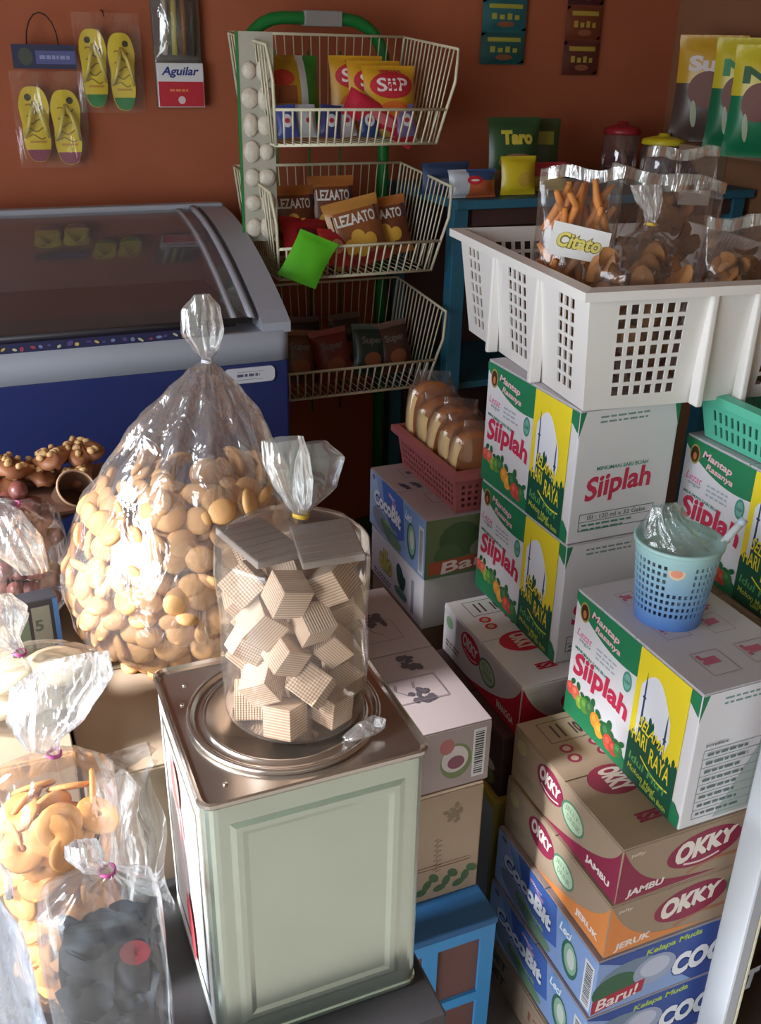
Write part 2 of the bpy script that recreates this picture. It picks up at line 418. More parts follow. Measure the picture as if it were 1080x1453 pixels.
def okky_left(t, dx, dy, dz, c, word, wc, rnd):
    a = Art(face('left', dx, dy, dz)); U, V = dy, dz
    a.poly([(U*.34, V*.02), (U*.995, V*.02), (U*.995, V*.97)]+curve_pts(lambda k: (U*(.995-.15*k-.5*k*k), V*(.97-1.3*k+.35*k*k)) if k < .98 else (U*.34, V*.02), 16), c)
    a.ell(U*.38, V*.66, U*.13, V*.26, c, rot=-.12)
    a.text('OKKY', U*.375, V*.69, U*.2, V*.24, (232, 220, 214), .06, rot=-.12, grow=-.15)
    a.line(curve_pts(lambda k: (U*(.30+.17*k), V*(.53-.06*math.sin(k*PI)-.02*k))), V*.03, (220, 200, 200))
    a.ell(U*.60, V*.55, U*.105, V*.24, (92, 136, 108), rot=-.2); a.ell(U*.60, V*.55, U*.092, V*.20, (186, 208, 180), rot=-.2)
    a.text('JELLY', U*.59, V*.62, U*.12, V*.11, (130, 165, 130), .02, rot=-.1); a.text('DRINK', U*.61, V*.49, U*.12, V*.1, (130, 165, 130), .02, rot=-.1)
    a.ell(U*.09, V*.72, U*.05, V*.12, wc if wc else (150, 140, 100)); a.lines(U*.05, V*.28, U*.2, 2, V*.08, V*.04, (140, 130, 100), rnd)
    a.text(word, U*.84, V*.20, U*.2, V*.15, (238, 226, 220), .04)
    return a.done('side_print', t)
def okky_front(t, dx, dy, dz, c, word, rnd):
    a = Art(face('front', dx, dy, dz)); U, V = dx, dz
    a.poly([(.0, V*.02), (U*.75, V*.06)]+curve_pts(lambda k: (U*(.75-.74*k), V*(.06+.18*k+.72*k**5)), 16), c)
    a.line(curve_pts(lambda k: (U*(.5+.45*k), V*(.16+.2*k+.05*math.sin(k*5)))), V*.06, (168, 116, 84))
    a.ell(U*.965, V*.66, U*.10, V*.30, (92, 136, 108)); a.ell(U*.97, V*.66, U*.08, V*.25, (206, 216, 200))
    a.ell(U*.60, V*.58, U*.27, V*.31, c, rot=.10, n=28)
    a.text('OKKY', U*.61, V*.62, U*.44, V*.34, (236, 226, 216), .06, rot=.10, shear=.2, grow=-.2)
    a.line(curve_pts(lambda k: (U*(.46+.26*k), V*(.36+.04*k-.05*math.sin(k*PI)))), V*.035, (226, 206, 206))
    a.text(word, U*.20, V*.15, U*.26, V*.16, (238, 226, 220), .04, shear=.2, rot=.06)
    a.text('jelly', U*.11, V*.84, U*.1, V*.07, (220, 205, 190), .02)
    return a.done('front_print', t)
def okky_top(t, dx, dy, dz, c, rnd):
    a = Art(face('top', dx, dy, dz)); U, V = dy, dx
    a.frame(U*.05, V*.12, U*.22, V*.5, .0016, (96, 66, 66)); a.text('10', U*.14, V*.36, U*.05, V*.12, (80, 50, 52), .05, rot=PI/2)
    for k in (.2, .25): a.line([(U*.08, V*k), (U*.19, V*k)], .004, (80, 50, 52))
    for (u, v) in ((.36, .18), (.36, .40), (.28, .18), (.28, .40)): a.ell(U*u, V*v, U*.035, V*.05, c, n=10); a.ell(U*u, V*v, U*.02, V*.028, (196, 170, 150), n=8)
    a.ell(U*.57, V*.30, U*.11, V*.18, c); a.text('OKKY', U*.57, V*.31, U*.17, V*.16, (226, 210, 200), .06)
    a.ell(U*.57, V*.72, U*.11, V*.18, c); a.text('OKKY', U*.57, V*.73, U*.17, V*.16, (226, 210, 200), .06)
    a.text('ISI', U*.85, V*.3, U*.06, V*.16, c, .05)
    return a.done('top_print', t)
OD, OH = .305, .106
MAR = (146, 44, 74); ORA = (226, 140, 74); OKR = (206, 34, 62)
def okky(label, x0, y0, z0, body, c_sw, c_logo, word, dx=.25, top=False):
    t = carton(label, x0, y0, z0, dx, OD, OH, body, None, group='jelly drink cartons')
    r = random.Random(int(z0*999))
    o1 = okky_left(t, dx, OD, OH, c_sw, word, (176, 170, 120) if body is m_kraft else (150, 190, 150), r)
    o2 = okky_front(t, dx, OD, OH, c_sw, word, r)
    if c_logo != c_sw:                       # the emblem keeps its maroon where the swoosh is orange
        for o, fr, (u, v, a_, b_, rt, tw, th, sh) in ((o1, face('left', dx, OD, OH), (OD*.38, OH*.66, OD*.13, OH*.26, -.12, OD*.2, OH*.24, 0.)), (o2, face('front', dx, OD, OH), (dx*.60, OH*.58, dx*.27, OH*.31, .10, dx*.44, OH*.34, .2))):
            a = Art(fr); a.k = 16; a.ell(u, v, a_, b_, c_logo, rot=rt, n=28); a.text('OKKY', u, v+OH*.03, tw, th, (236, 226, 216), .06, rot=rt, shear=sh, grow=-.18); a.done('emblem', t)
    if top: okky_top(t, dx, OD, OH, c_logo, r)
    return t
okky('brown jelly drink carton with maroon JAMBU corner, under the cup carton', .727, .814, .438, m_kraft, MAR, MAR, 'JAMBU', top=True)
okky('brown jelly drink carton with an orange corner below the JAMBU one', .722, .814, .331, m_kraft, ORA, MAR, 'JERUK')
okky('white jelly drink carton with red corner beside the mosque print stack', .770, 1.175, .462, m_white, OKR, OKR, 'MANGGA', top=True)

def coco_left(t, dx, dy, dz, rnd):
    a = Art(face('left', dx, dy, dz)); U, V = dy, dz
    a.poly([(0, V*.02), (0, V*.98), (U*.10, V*.98), (U*.42, V*.02)], (172, 192, 228))
    a.poly([(U*.22, V*.98), (U*.62, V*.98), (U*.66, V*.32), (U*.5, V*.16), (U*.3, V*.5)], (78, 112, 190))
    a.ell(U*.22, V*.25, U*.16, V*.18, (146, 150, 170), rot=-.2); a.ell(U*.36, V*.18, U*.14, V*.13, (104, 134, 112), rot=-.3); a.ell(U*.5, V*.12, U*.11, V*.1, (120, 150, 120))
    a.ell(U*.07, V*.9, U*.03, V*.05, (130, 120, 150))
    a.text('CocoBit', U*.335, V*.56, U*.52, V*.30, (34, 62, 130), .12, rot=-.02, arc=.08, grow=.06)
    a.text('CocoBit', U*.335, V*.57, U*.51, V*.28, (240, 242, 248), .055, rot=-.02, arc=.08, grow=.06)
    a.line(curve_pts(lambda k: (U*(.36+.14*k), V*(.84-.08*k+.03*math.sin(k*6)))), V*.05, (206, 150, 190)); a.text('Wong', U*.43, V*.83, U*.1, V*.05, (240, 240, 250), .02)
    a.text('kelapa muda', U*.40, V*.30, U*.26, V*.1, (170, 196, 84), .03, rot=-.05)
    a.ell(U*.71, V*.80, U*.06, V*.16, (120, 160, 214)); a.text('Leci', U*.72, V*.80, U*.1, V*.15, (242, 244, 250), .03, shear=.2)
    a.ell(U*.78, V*.44, U*.075, V*.30, (60, 110, 92), rot=.12); a.ell(U*.785, V*.46, U*.058, V*.24, (150, 184, 160), rot=.12); a.ell(U*.79, V*.47, U*.034, V*.16, (208, 214, 204), rot=.12)
    a.barcode(U*.905, V*.06, U*.985, V*.84, rnd)
    return a.done('side_print', t)
def coco_front(t, dx, dy, dz, rnd, fresh=False):
    a = Art(face('front', dx, dy, dz)); U, V = dx, dz
    if fresh:
        a.rect(.001, V*.01, U*.995, V*.985, (108, 122, 84))
        for (u, v, p, q, c) in ((.3, .6, .3, .3, (70, 96, 60)), (.7, .7, .3, .22, (150, 140, 84)), (.6, .4, .35, .2, (128, 136, 120)), (.2, .35, .2, .2, (80, 108, 70)), (.85, .3, .16, .2, (176, 112, 70))): a.ell(U*u, V*v, U*p*.6, V*q, c)
        a.poly([(U*.04, V*.06), (U*.96, V*.12), (U*.96, V*.34), (U*.04, V*.28)], (178, 84, 58))
    else:
        a.poly([(U*.001, V*.97), (U*.995, V*.97), (U*.995, V*.01), (U*.62, V*.01), (U*.4, V*.5)], (58, 84, 158))
        a.ell(U*.22, V*.52, U*.2, V*.3, (120, 140, 160)); a.ell(U*.13, V*.40, U*.14, V*.26, (60, 104, 76)); a.ell(U*.36, V*.50, U*.13, V*.26, (160, 170, 196)); a.ell(U*.36, V*.54, U*.09, V*.17, (196, 200, 220))
        a.poly([(U*.0, V*.04), (U*.3, V*.16), (U*.31, V*.38), (U*.0, V*.28)], (176, 48, 66))
        a.text('Kelapa Muda', U*.46, V*.86, U*.34, V*.13, (178, 204, 84), .03, rot=.05, shear=.2)
        a.text('COCOBIT', U*.80, V*.44, U*.66, V*.42, (34, 54, 118), .11, rot=.08, shear=.15); a.text('COCOBIT', U*.80, V*.45, U*.65, V*.40, (238, 240, 246), .06, rot=.08, shear=.15)
        a.text('FRUITY', U*.92, V*.87, U*.14, V*.1, (220, 224, 236), .03, rot=.05)
    a.text('Baru!', U*(.15 if not fresh else .45), V*.21, U*(.24 if not fresh else .6), V*.2, (244, 226, 226), .02, shear=.25, rot=.1)
    return a.done('front_print', t)
def coco(label, x0, y0, z0, dx, dy, dz, top_m, fresh=False, art_front=True):
    t = carton(label, x0, y0, z0, dx, dy, dz, m_blue, top_m, group='blue coconut drink cartons'); r = random.Random(3)
    coco_left(t, dx, dy, dz, r)
    if art_front: coco_front(t, dx, dy, dz, r, fresh)
    return t
coco('upper blue coconut drink carton under the orange cornered jelly carton', .713, .812, .209, .31, .305, .120, m_lilac)
coco('lower blue coconut drink carton in the front right stack', .708, .812, .087, .31, .305, .120, m_lilac)
t = carton('plain brown carton at the bottom of the front right stack', .704, .812, 0, .31, .305, .086, m_kraft)
a = Art(face('left', .31, .305, .086)).ground(.305, .086, m_kraft); a.text('GET', .05, .06, .06, .022, (70, 60, 56), .05); a.text('GET', .05, .025, .06, .022, (70, 60, 56), .05); a.frame(.14, .02, .24, .07, .0014, (150, 90, 80)); a.text('120', .19, .045, .06, .02, (150, 90, 80), .03); a.done('side_print', t)

c5 = coco('blue coconut drink carton with grey top under the bread basket', .753, 1.545, .587, .26, .29, .134, m_lilac, fresh=True)
a = Art(face('top', .26, .29, .134))
for k in range(5): a.poly([(.10+.004*(k % 2), .02+.026*k), (.125, .022+.026*k), (.128, .036+.026*k), (.11, .034+.026*k)], (70, 76, 96)); a.rect(.118, .026+.026*k, .138, .038+.026*k, (70, 76, 96))
a.frame(.03, .05, .08, .1, .0014, (100, 90, 104)); a.rect(.05, .06, .065, .09, (84, 80, 100)); a.frame(.17, .05, .22, .12, .0014, (100, 90, 104)); a.rect(.185, .07, .205, .075, (60, 70, 110)); a.done('top_print', c5)
t = carton('white carton with green leaf print below the blue coconut carton', .756, 1.55, .468, .255, .28, .118, m_white, m_dull)
a = Art(face('left', .255, .28, .118)).ground(.28, .118, m_white)
a.text('allo', .085, .062, .075, .056, (66, 70, 60), .1); a.text('allo', .085, .063, .073, .054, (214, 206, 110), .05)
a.ell(.165, .065, .018, .03, (38, 84, 76), rot=.5); a.ell(.178, .052, .012, .024, (38, 84, 76), rot=-.5); a.ell(.17, .026, .034, .012, (120, 168, 150)); a.text('Lembut', .17, .026, .06, .014, (60, 120, 104), .02)
a.rect(.222, .01, .236, .09, (150, 150, 170)); a.lines(.02, .016, .1, 2, .008, .004, (90, 90, 100), random.Random(2)); a.done('side_print', t)

# cartons left of them, on the blue cabinet
t = carton('long grey brown carton with dark stamps and a barcode, beside the tin', .388, 1.005, .556, .225, .415, .112, m_lilac)
a = Art(face('top', .225, .415, .112)); r = random.Random(5)
for (u, v) in ((.10, .165), (.24, .165), (.33, .15), (.07, .06), (.25, .06)):
    for k in range(16): a.ell(u+r.uniform(-.018, .018), v+r.uniform(-.018, .018)*.8, r.uniform(.003, .009), r.uniform(.003, .010), (84, 76, 84), rot=r.uniform(0, 3), n=8)
for (u, v) in ((.14, .10), (.31, .10)):
    a.frame(u-.03, v-.06, u+.03, v+.09, .0014, (128, 112, 116))
    for k in range(4): a.line([(u-.02, v-.04+.03*k), (u-.005, v-.045+.03*k), (u+.012, v-.03+.03*k)], .0018, (112, 96, 104))
a.done('top_print', t)
a = Art(face('front', .225, .415, .112)).ground(.225, .112, m_lilac); a.ell(.168, .05, .026, .032, (120, 136, 90)); a.ell(.166, .054, .022, .024, (214, 204, 206)); a.ell(.168, .048, .014, .012, (140, 84, 100)); a.ell(.152, .08, .012, .014, (180, 110, 110)); a.barcode(.195, .012, .216, .1, r); a.done('front_print', t)
t = carton('brown carton with leaf border under the stamped carton', .39, 1.0, .345, .215, .40, .21, m_kraft)
a = Art(face('front', .215, .40, .21)).ground(.215, .21, m_kraft); ink_ = (96, 80, 60)
for k in range(12): a.ell(.165+.018*math.cos(k*2.4)*(k/12), .165+.018*math.sin(k*2.4)*(k/12), .006, .004, (128, 110, 84), rot=k)
for k in range(7): a.line([(.135, .12-.01*k), (.142, .123-.01*k), (.139, .116-.01*k), (.148, .119-.01*k)], .0016, ink_)
for k in range(9): a.ell(.115+.011*k, .02+.012*(k % 3), .011, .007, (74, 98, 64), rot=k*1.1)
a.line([(.09, .07), (.2, .07)], .0012, (130, 84, 66)); a.line([(.09, .064), (.2, .064)], .0012, (130, 84, 66)); a.done('front_print', t)
# dark and yellow cartons glimpsed in the gap
t = carton('dark brown carton with colourful side wedged below the white jelly carton', .745, 1.18, .330, .3, .30, .131, mat('dark_brown_card', (84, 62, 62), rough=.6, var=.1, scale=20.))
a = Art(face('left', .3, .30, .131)).ground(.30, .131, MATS['dark_brown_card']); a.rect(.19, .06, .225, .10, (176, 170, 170)); a.ell(.21, .04, .03, .02, (168, 96, 70)); a.ell(.25, .025, .03, .02, (120, 134, 80)); a.ell(.26, .05, .02, .01, (210, 206, 190)); a.done('side_print', t)
t = carton('yellow carton with green strip in the gap beside the blue cabinet', .735, 1.17, 0.0, .3, .32, .329, mat('yellow_card', (206, 184, 84), rough=.6, var=.08, scale=14.))
a = Art(face('left', .3, .32, .329)); a.rect(.24, .02, .27, .31, (120, 150, 110)); a.rect(.275, .02, .315, .31, (206, 204, 196)); a.text('segar', .255, .2, .1, .02, (226, 226, 200), .03, rot=PI/2); a.done('side_print', t)
# hidden cartons that carry the rear right one
carton('plain brown carton standing under the turquoise basket carton', 1.09, .93, 0, .23, .34, .364, m_kraft)
carton('plain brown carton on the floor carton, below the turquoise basket stack', 1.095, .935, .364, .22, .33, .364, m_kraft)
carton('plain brown carton hidden below the leaf print carton', .76, 1.56, 0, .25, .27, .468, m_kraft)
carton('tall brown carton holding up the round cookie sack', .035, .99, .372, .335, .46, .368, m_kraft)
carton('brown carton on the floor below the cookie sack carton', .03, .99, 0, .34, .46, .372, m_kraft)
carton('plain brown carton left of the cookie sack, under the dark snacks', -.44, .99, .40, .47, .68, .39, m_kraft)
carton('brown carton on the floor at the far left behind the bench', -.44, .99, 0, .47, .68, .40, m_kraft)

# ------------------------------------------------------------------ blue cabinet, bench, white post
m_sky = mat('blue_gloss_paint', (64, 140, 196), rough=.4, var=.08, scale=8.)
m_brown = mat('brown_panel', (104, 70, 64), rough=.6, var=.1, scale=10., stretch=(1, 1, .2))
t = thing('cabinet', 'low blue cabinet with brown panels under the leaf border carton', 'cabinet', (.385, .935, 0))
b = MB(); b.box(0, .222, .012, .49, 0, .330, m_sky); obj('body', b, None, t)
b = MB(); b.box(-.004, .224, -.004, .492, .330, .345, mat('dark_blue_paint', (40, 92, 140), rough=.45), bev=.003); obj('top', b, None, t)
b = MB()
for x0, x1 in ((0, .024), (.099, .123), (.198, .222)): b.box(x0, x1, 0, .0125, 0, .33, m_sky)
for z0, z1 in ((0, .03), (.165, .185), (.305, .33)):
    b.box(.024, .099, 0, .0125, z0, z1, m_sky); b.box(.123, .198, 0, .0125, z0, z1, m_sky)
obj('frame', b, None, t)
for x0 in (.024, .123):
    for z0, z1 in ((.03, .165), (.185, .305)):
        b = MB(); b.box(x0, x0+.075, .006, .0125, z0, z1, m_brown); obj('panel', b, None, t)

t = thing('bench', 'black topped bench carrying the tin and the snack bags', 'bench', (-.5, .66, 0))
m_blk = mat('black_rubber_top', (44, 42, 44), rough=.45, var=.1, scale=20.)
b = MB(); b.box(0, .876, 0, .315, .537, .567, m_blk, bev=.004); obj('top', b, None, t)
for x0, y0 in ((.02, .03), (.82, .03), (.02, .26), (.82, .26)):
    b = MB(); b.box(x0, x0+.035, y0, y0+.035, 0, .537, m_sky, bev=.002); obj('leg', b, None, t)

t = thing('post', 'pale painted upright post at the right edge, in front of the carton stack', 'post', (.916, .742, 0))
m_post = mat('white_gloss_paint', (178, 182, 188), rough=.4, var=.05, scale=6.)
b = MB(); b.box(0, .025, 0, .05, 0, .9, m_post, bev=.004); obj('shaft', b, None, t)
b = MB(); b.box(.025, .029, 0, .006, 0, .9, mat('lit_edge_cream', (226, 220, 190), rough=.4)); obj('lit_edge_strip', b, None, t)  # paler strip paints the lit edge of the post as colour
t = thing('side_cabinet', 'dark glazed cabinet beyond the white post at the right edge', 'cabinet', (1.06, .52, 0))
b = MB(); b.box(0, .5, .0, .25, 0, .36, mat('dark_wood', (58, 52, 54), rough=.5, var=.15, scale=8., stretch=(1, 1, .2)), bev=.003); obj('body', b, None, t)
b = MB(); b.box(.03, .47, -.004, .001, .04, .33, mat('dark_glass', (34, 44, 44), rough=.08, spec=.8)); obj('pane', b, None, t)
for k in range(3):
    b = MB(); b.box(.06+.14*k, .066+.14*k, -.008, -.004, .04, .33, mat('grey_green_metal', (120, 140, 130), rough=.3, metal=.6)); obj('glazing_bar', b, None, t)

# ------------------------------------------------------------------ the big square tin
m_tin = mat('tinplate', (200, 212, 198), rough=.26, metal=.9, var=.06, scale=9., bump=.05)
m_tin2 = mat('tinplate_lid', (206, 198, 190), rough=.2, metal=.95, var=.05, scale=9.)
def rrect(hx, hy, r, n=5):
    o = []
    for (sx, sy, a0) in ((1, 1, 0), (-1, 1, 90), (-1, -1, 180), (1, -1, 270)):
        for k in range(n+1):
            a = math.radians(a0+90*k/n); o.append((sx*(hx-r)+r*math.cos(a), sy*(hy-r)+r*math.sin(a)))
    return o
def loft(b, rings, m, smooth=True, cap0=True, cap1=True):
    n = len(rings[0]); vs = [p for r in rings for p in r]; fs = []
    for i in range(len(rings)-1):
        for k in range(n): fs.append((i*n+k, i*n+(k+1) % n, (i+1)*n+(k+1) % n, (i+1)*n+k))
    if cap0: fs.append(tuple(range(n))[::-1])
    if cap1: fs.append(tuple((len(rings)-1)*n+k for k in range(n)))
    b.add(vs, fs, m, smooth)
TX, TY, TZ, TS, TH = .243, .826, .567, .118, .343
t = thing('square_tin', 'large square silver tin with round lid, under the wafer bag', 'tin', (TX, TY, TZ))
b = MB()
loft(b, [[(x, y, z) for x, y in rrect(h, h, .014)] for h, z in ((.116, 0), (.118, .004), (.118, .008), (.1165, .010), (.1165, .334), (.118, .337))], m_tin, smooth=False)
obj('body', b, None, t)
for k in range(4):                           # pressed rectangular panel on each side
    b = MB(); T = Matrix.Rotation(k*PI/2, 4, 'Z')
    prof = [(.0, .0), (.006, .0016), (.012, .0016), (.018, -.0002)]
    def fr(d): return [(-.092+d, .030+d), (.092-d, .030+d), (.092-d, .312-d), (-.092+d, .312-d)]
    vs = []; fs = []
    for d, h in prof:
        vs += [(x, -.1166-h, z) for x, z in fr(d)]
    for i in range(3):
        for j in range(4): fs.append((i*4+j, i*4+(j+1) % 4, (i+1)*4+(j+1) % 4, (i+1)*4+j))
    b.add(vs, fs, m_tin, False, T); obj('pressed_panel', b, None, t)
b = MB(); loft(b, [[(x, y, z) for x, y in rrect(h, h, .014)] for h, z in ((.119, .336), (.1205, .339), (.1205, .343), (.1185, .3445), (.1165, .341), (.114, .3385))], m_tin2, smooth=False, cap0=False)
obj('top_plate', b, None, t)
b = MB(); b.lathe([(.104, .3387), (.1045, .343), (.102, .3455), (.0985, .344), (.097, .3395), (.088, .339), (.0868, .3425), (.0845, .3435), (.083, .3405), (.0, .3402)], 56, m_tin2); obj('round_lid', b, None, t)
b = MB()
for (x, y) in ((-.09, .085), (-.088, -.09), (-.1, .05)): b.lathe([(.003, .3385), (.0025, .3402), (0, .3405)], 10, m_tin2, (x, y))
obj('rivet', b, None, t)
b = MB(); b.box(-.1178, -.1166, -.1, .1, .012, .33, mat('white_tin_print', (226, 226, 230), rough=.3), bev=.0003); obj('white_side_label', b, None, t)
a = Art(lambda u, v, o: (-.1182-.0018-o, .118-u, v)); a.line([(.104, .22), (.126, .11)], .004, (214, 150, 150)); a.ell(.1, .26, .02, .03, (222, 140, 130)); a.line([(.085, .29), (.10, .25), (.115, .225), (.12, .20)], .007, (206, 96, 96)); a.ell(.13, .08, .016, .045, (190, 70, 76), rot=.2); a.done('red_print', t)

# ------------------------------------------------------------------ chest freezer
m_fgrey = mat('freezer_grey_plastic', (168, 172, 184), rough=.4, var=.03, scale=5.)
m_fblue = mat('freezer_blue_enamel', (42, 52, 106), rough=.35, var=.04, scale=4.)
m_fdark = mat('freezer_gasket', (64, 62, 68), rough=.5)
FX0, FX1, FY0, FY1 = -.75, .69, 2.2, 2.84
t = thing('chest_freezer', 'blue ice cream freezer with curved glass top against the orange wall', 'freezer', (0, 0, 0))
b = MB(); b.box(FX0, FX1-.006, FY0+.004, FY1, .05, .872, m_fblue, bev=.006); obj('body', b, None, t)
b = MB(); loft(b, [[(FX0+.72+x, (FY0+FY1)/2+y, z) for x, y in rrect((FX1-FX0)/2, (FY1-FY0)/2+.003, .03)] for z in (.872, .945)], m_fgrey); obj('rim_band', b, None, t)
def lid_z(y):                                # curved section of the glass top, front to back
    k = (y-FY0)/(FY1-FY0); return .952+.185*math.sin(min(1, k)*PI*.5)**.9
for x0, x1 in ((FX1-.07, FX1), (FX0, FX0+.07)):
    b = MB(); ys = [FY0+(FY1-FY0)*i/16 for i in range(17)]
    b.prism([(FY0, .94)]+[(y, lid_z(y)+.012) for y in ys]+[(FY1, .94)], x1-x0, 'x', m_fgrey, base=x0); obj('end_frame', b, None, t)
b = MB(); b.box(FX0, FX1, FY1-.03, FY1+.012, .94, lid_z(FY1)+.02, m_fgrey, bev=.006); obj('rear_rail', b, None, t)
m_glass = film('freezer_glass', haze=.05, gloss=.10, rough=.03, tint=(.92, .9, .88), bscale=2., bump=.02)
for x0, x1, up in ((-.68, .56, .0), (-.2, .60, .007)):
    b = MB(); b.grid(lambda u, v: (x0+(x1-x0)*u, FY0+.02+(FY1-FY0-.05)*v, lid_z(FY0+.02+(FY1-FY0-.05)*v)+up), 4, 16, m_glass); g = obj('glass_lid', b, None, t)
    b = MB()
    for xx in (x1,): b.tube([(xx, FY0+.02+(FY1-FY0-.05)*i/12, lid_z(FY0+.02+(FY1-FY0-.05)*i/12)+up+.002) for i in range(13)], .009, 6, m_fgrey)
    b.tube([(x0, FY0+.022, lid_z(FY0+.02)+up), (x1, FY0+.022, lid_z(FY0+.02)+up)], .007, 6, m_fdark)
    obj('lid_frame', b, None, g)
b = MB(); b.box(FX0+.06, FX1-.06, FY0+.03, FY1-.03, .80, .81, mat('freezer_liner', (150, 140, 134), rough=.5)); obj('liner', b, None, t)
def strip_art(u, v, o): return (FX0+u, FY0-.004-o, .945+v)
b = MB(); b.box(FX0+.05, FX1-.17, FY0-.004, FY0+.02, .945, .966, mat('sticker_navy', (40, 40, 78), rough=.5)); st = obj('sticker_strip', b, None, t)
a = Art(strip_art); r = random.Random(9)
for k in range(60):
    a.ell(.07+k*.0195+r.uniform(-.004, .004), .010+r.uniform(-.003, .003), r.uniform(.004, .008), r.uniform(.002, .006), r.choice([(160, 60, 84), (190, 190, 150), (84, 70, 130), (206, 170, 90), (120, 130, 170)]), rot=r.uniform(-.6, .6), n=8)
a.done('sticker_print', st)
b = MB(); pl = rrect(.062, .019, .012); b.prism([(x+.585, z+.842) for x, z in pl], .004, 'y', mat('label_plate', (214, 214, 222), rough=.4), base=FY0-.002); lp = obj('name_plate', b, None, t)
a = Art(lambda u, v, o: (.523+u, FY0-.002-o, .823+v)); a.lines(.03, .016, .07, 1, 1, .007, (90, 94, 120), random.Random(8)); a.line([(.03, .028), (.095, .028)], .0014, (150, 150, 165)); a.line([(.03, .009), (.095, .009)], .0014, (150, 150, 165)); a.done('plate_lettering', lp)
# ice cream packs inside
for k, (x, y, c) in enumerate(((-.1, 2.45, (150, 60, 50)), (.08, 2.4, (170, 120, 60)), (.26, 2.38, (190, 120, 60)), (.22, 2.6, (120, 120, 110)), (0, 2.62, (140, 100, 70)), (.45, 2.48, (60, 110, 70)), (-.25, 2.55, (120, 80, 60)))):
    b = MB(); b.box(-.075, .075, -.05, .05, 0, .06, mat('ice_box_%d' % k, c, rough=.5), bev=.008)
    o = obj('ice_cream_box', b); o.location = (x, y, .811); o.rotation_euler = (0, 0, k*.5)
    cn = ('red', 'tan', 'amber', 'grey', 'brown', 'green', 'dark brown')[k]
    tag(o, '%s ice cream box lying under the freezer glass' % cn, 'box', 'ice cream boxes in the freezer')
    b = MB(); b.box(-.05, .05, -.0515, .0515, .015, .045, mat('ice_wrap', (190, 180, 170), rough=.5)); obj('wrapper_band', b, None, o)

# ------------------------------------------------------------------ snack packs
def pack(name, label, wd, ht, th, loc, rot, colours, art=None, group=None, cat='snack pack', twist=0.):
    """pillow pack standing on its lower seal, face towards local -Y; colours = fn(u, v) -> rgb"""
    t = thing(name, label, cat, loc, rot, group)
    sl = .07
    def half(u, v, s):
        x = (u-.5)*2; e = max(0., 1-abs(x)**3.); vv = (v-sl)/(1-2*sl)
        h = 0 if vv <= 0 or vv >= 1 else (math.sin(PI*vv))**.45
        wob = .06*math.sin(9*u+4*v)+.05*math.sin(7*v-5*u+2)
        y = th/2*e*h*(1+wob)
        pin = 1-.06*h
        return (x*wd/2*pin+twist*(v-.5)*wd, s*y+.0005*s+(.0012*math.sin(u*40) if h == 0 else 0), v*ht)
    cache = {}
    def cm(u, v):
        c = colours(u, v)
        if c not in cache: cache[c] = mat('foil_%02x%02x%02x' % c, c, rough=.32, bump=.25, scale=30.)
        return cache[c]
    b = MB(); b.grid(lambda u, v: half(u, v, -1), 16, 18, mfn=cm); b.grid(lambda u, v: half(1-u, v, 1), 16, 18, mfn=lambda u, v: cm(1-u, v))
    obj('foil', b, None, t)
    if art:
        a = Art(lambda u, v, o: (lambda p: (p[0], p[1]-.0016-o, p[2]))(half(u/wd, v/ht, -1)), step=.00025)
        art(a, wd, ht); a.done('printed_face', t)
    return t
def flat(c): return lambda u, v: c

# strips of sachets on the back wall
def sachet_strip(label, px, py0, py1, pxw, cols, wordcol, words, Y=2.985):
    p0 = P(px, py0, Y=Y); p1 = P(px+pxw, py1, Y=Y); wd = abs(p1.x-p0.x); ztop = 1.80; z1 = p1.z
    n = max(3, round((ztop-z1)/.095)); ht = (ztop-z1)/n
    t = thing('sachet_strip', label, 'sachet strip', ((p0.x+p1.x)/2, Y, z1))
    for k in range(n):
        def f(u, v):
            e = max(0, math.sin(PI*u))**.5*max(0, math.sin(PI*v))**.5
            return ((u-.5)*wd, -.010*e-.001, k*ht+.004+v*(ht-.008))
        c = cols[k % len(cols)]
        b = MB(); b.grid(f, 8, 8, mat('sachet_%02x%02x%02x' % c, c, rough=.35)); b.box(-wd/2, wd/2, -.001, .001, k*ht, (k+1)*ht, mat('sachet_%02x%02x%02x' % c, c, rough=.35))
        s = obj('sachet', b, None, t)
        a = Art(lambda u, v, o: (lambda q: (q[0], q[1]-.001-o, q[2]))(f(u/wd, v/ht)), step=.0003)
        a.rect(wd*.12, ht*.72, wd*.88, ht*.86, wordcol, 6); [a.rect(wd*(.18+.17*q), ht*.36, wd*(.29+.17*q), ht*(.56-.05*(q % 2)), wordcol, 2) for q in range(4)]; a.ell(wd*.5, ht*.2, wd*.2, ht*.1, (150, 90, 60), n=10); a.done('sachet_print', s)
    b = MB(); b.tube([(0, -.002, n*ht), (0, .006, n*ht+.02), (0, .014, n*ht+.02)], .0016, 5, mat('nail', (90, 90, 92), rough=.3, metal=1)); obj('nail', b, None, t)
sachet_strip('strip of teal coffee sachets hanging on the back wall', 685, 17, 92, 57, [(38, 92, 92), (44, 104, 110), (30, 82, 76)], (176, 170, 70), 'KOPI')
sachet_strip('narrow strip of brown and red sachets on the back wall', 805, 17, 107, 40, [(96, 50, 44), (120, 60, 40), (80, 40, 44)], (176, 150, 60), 'ABC')

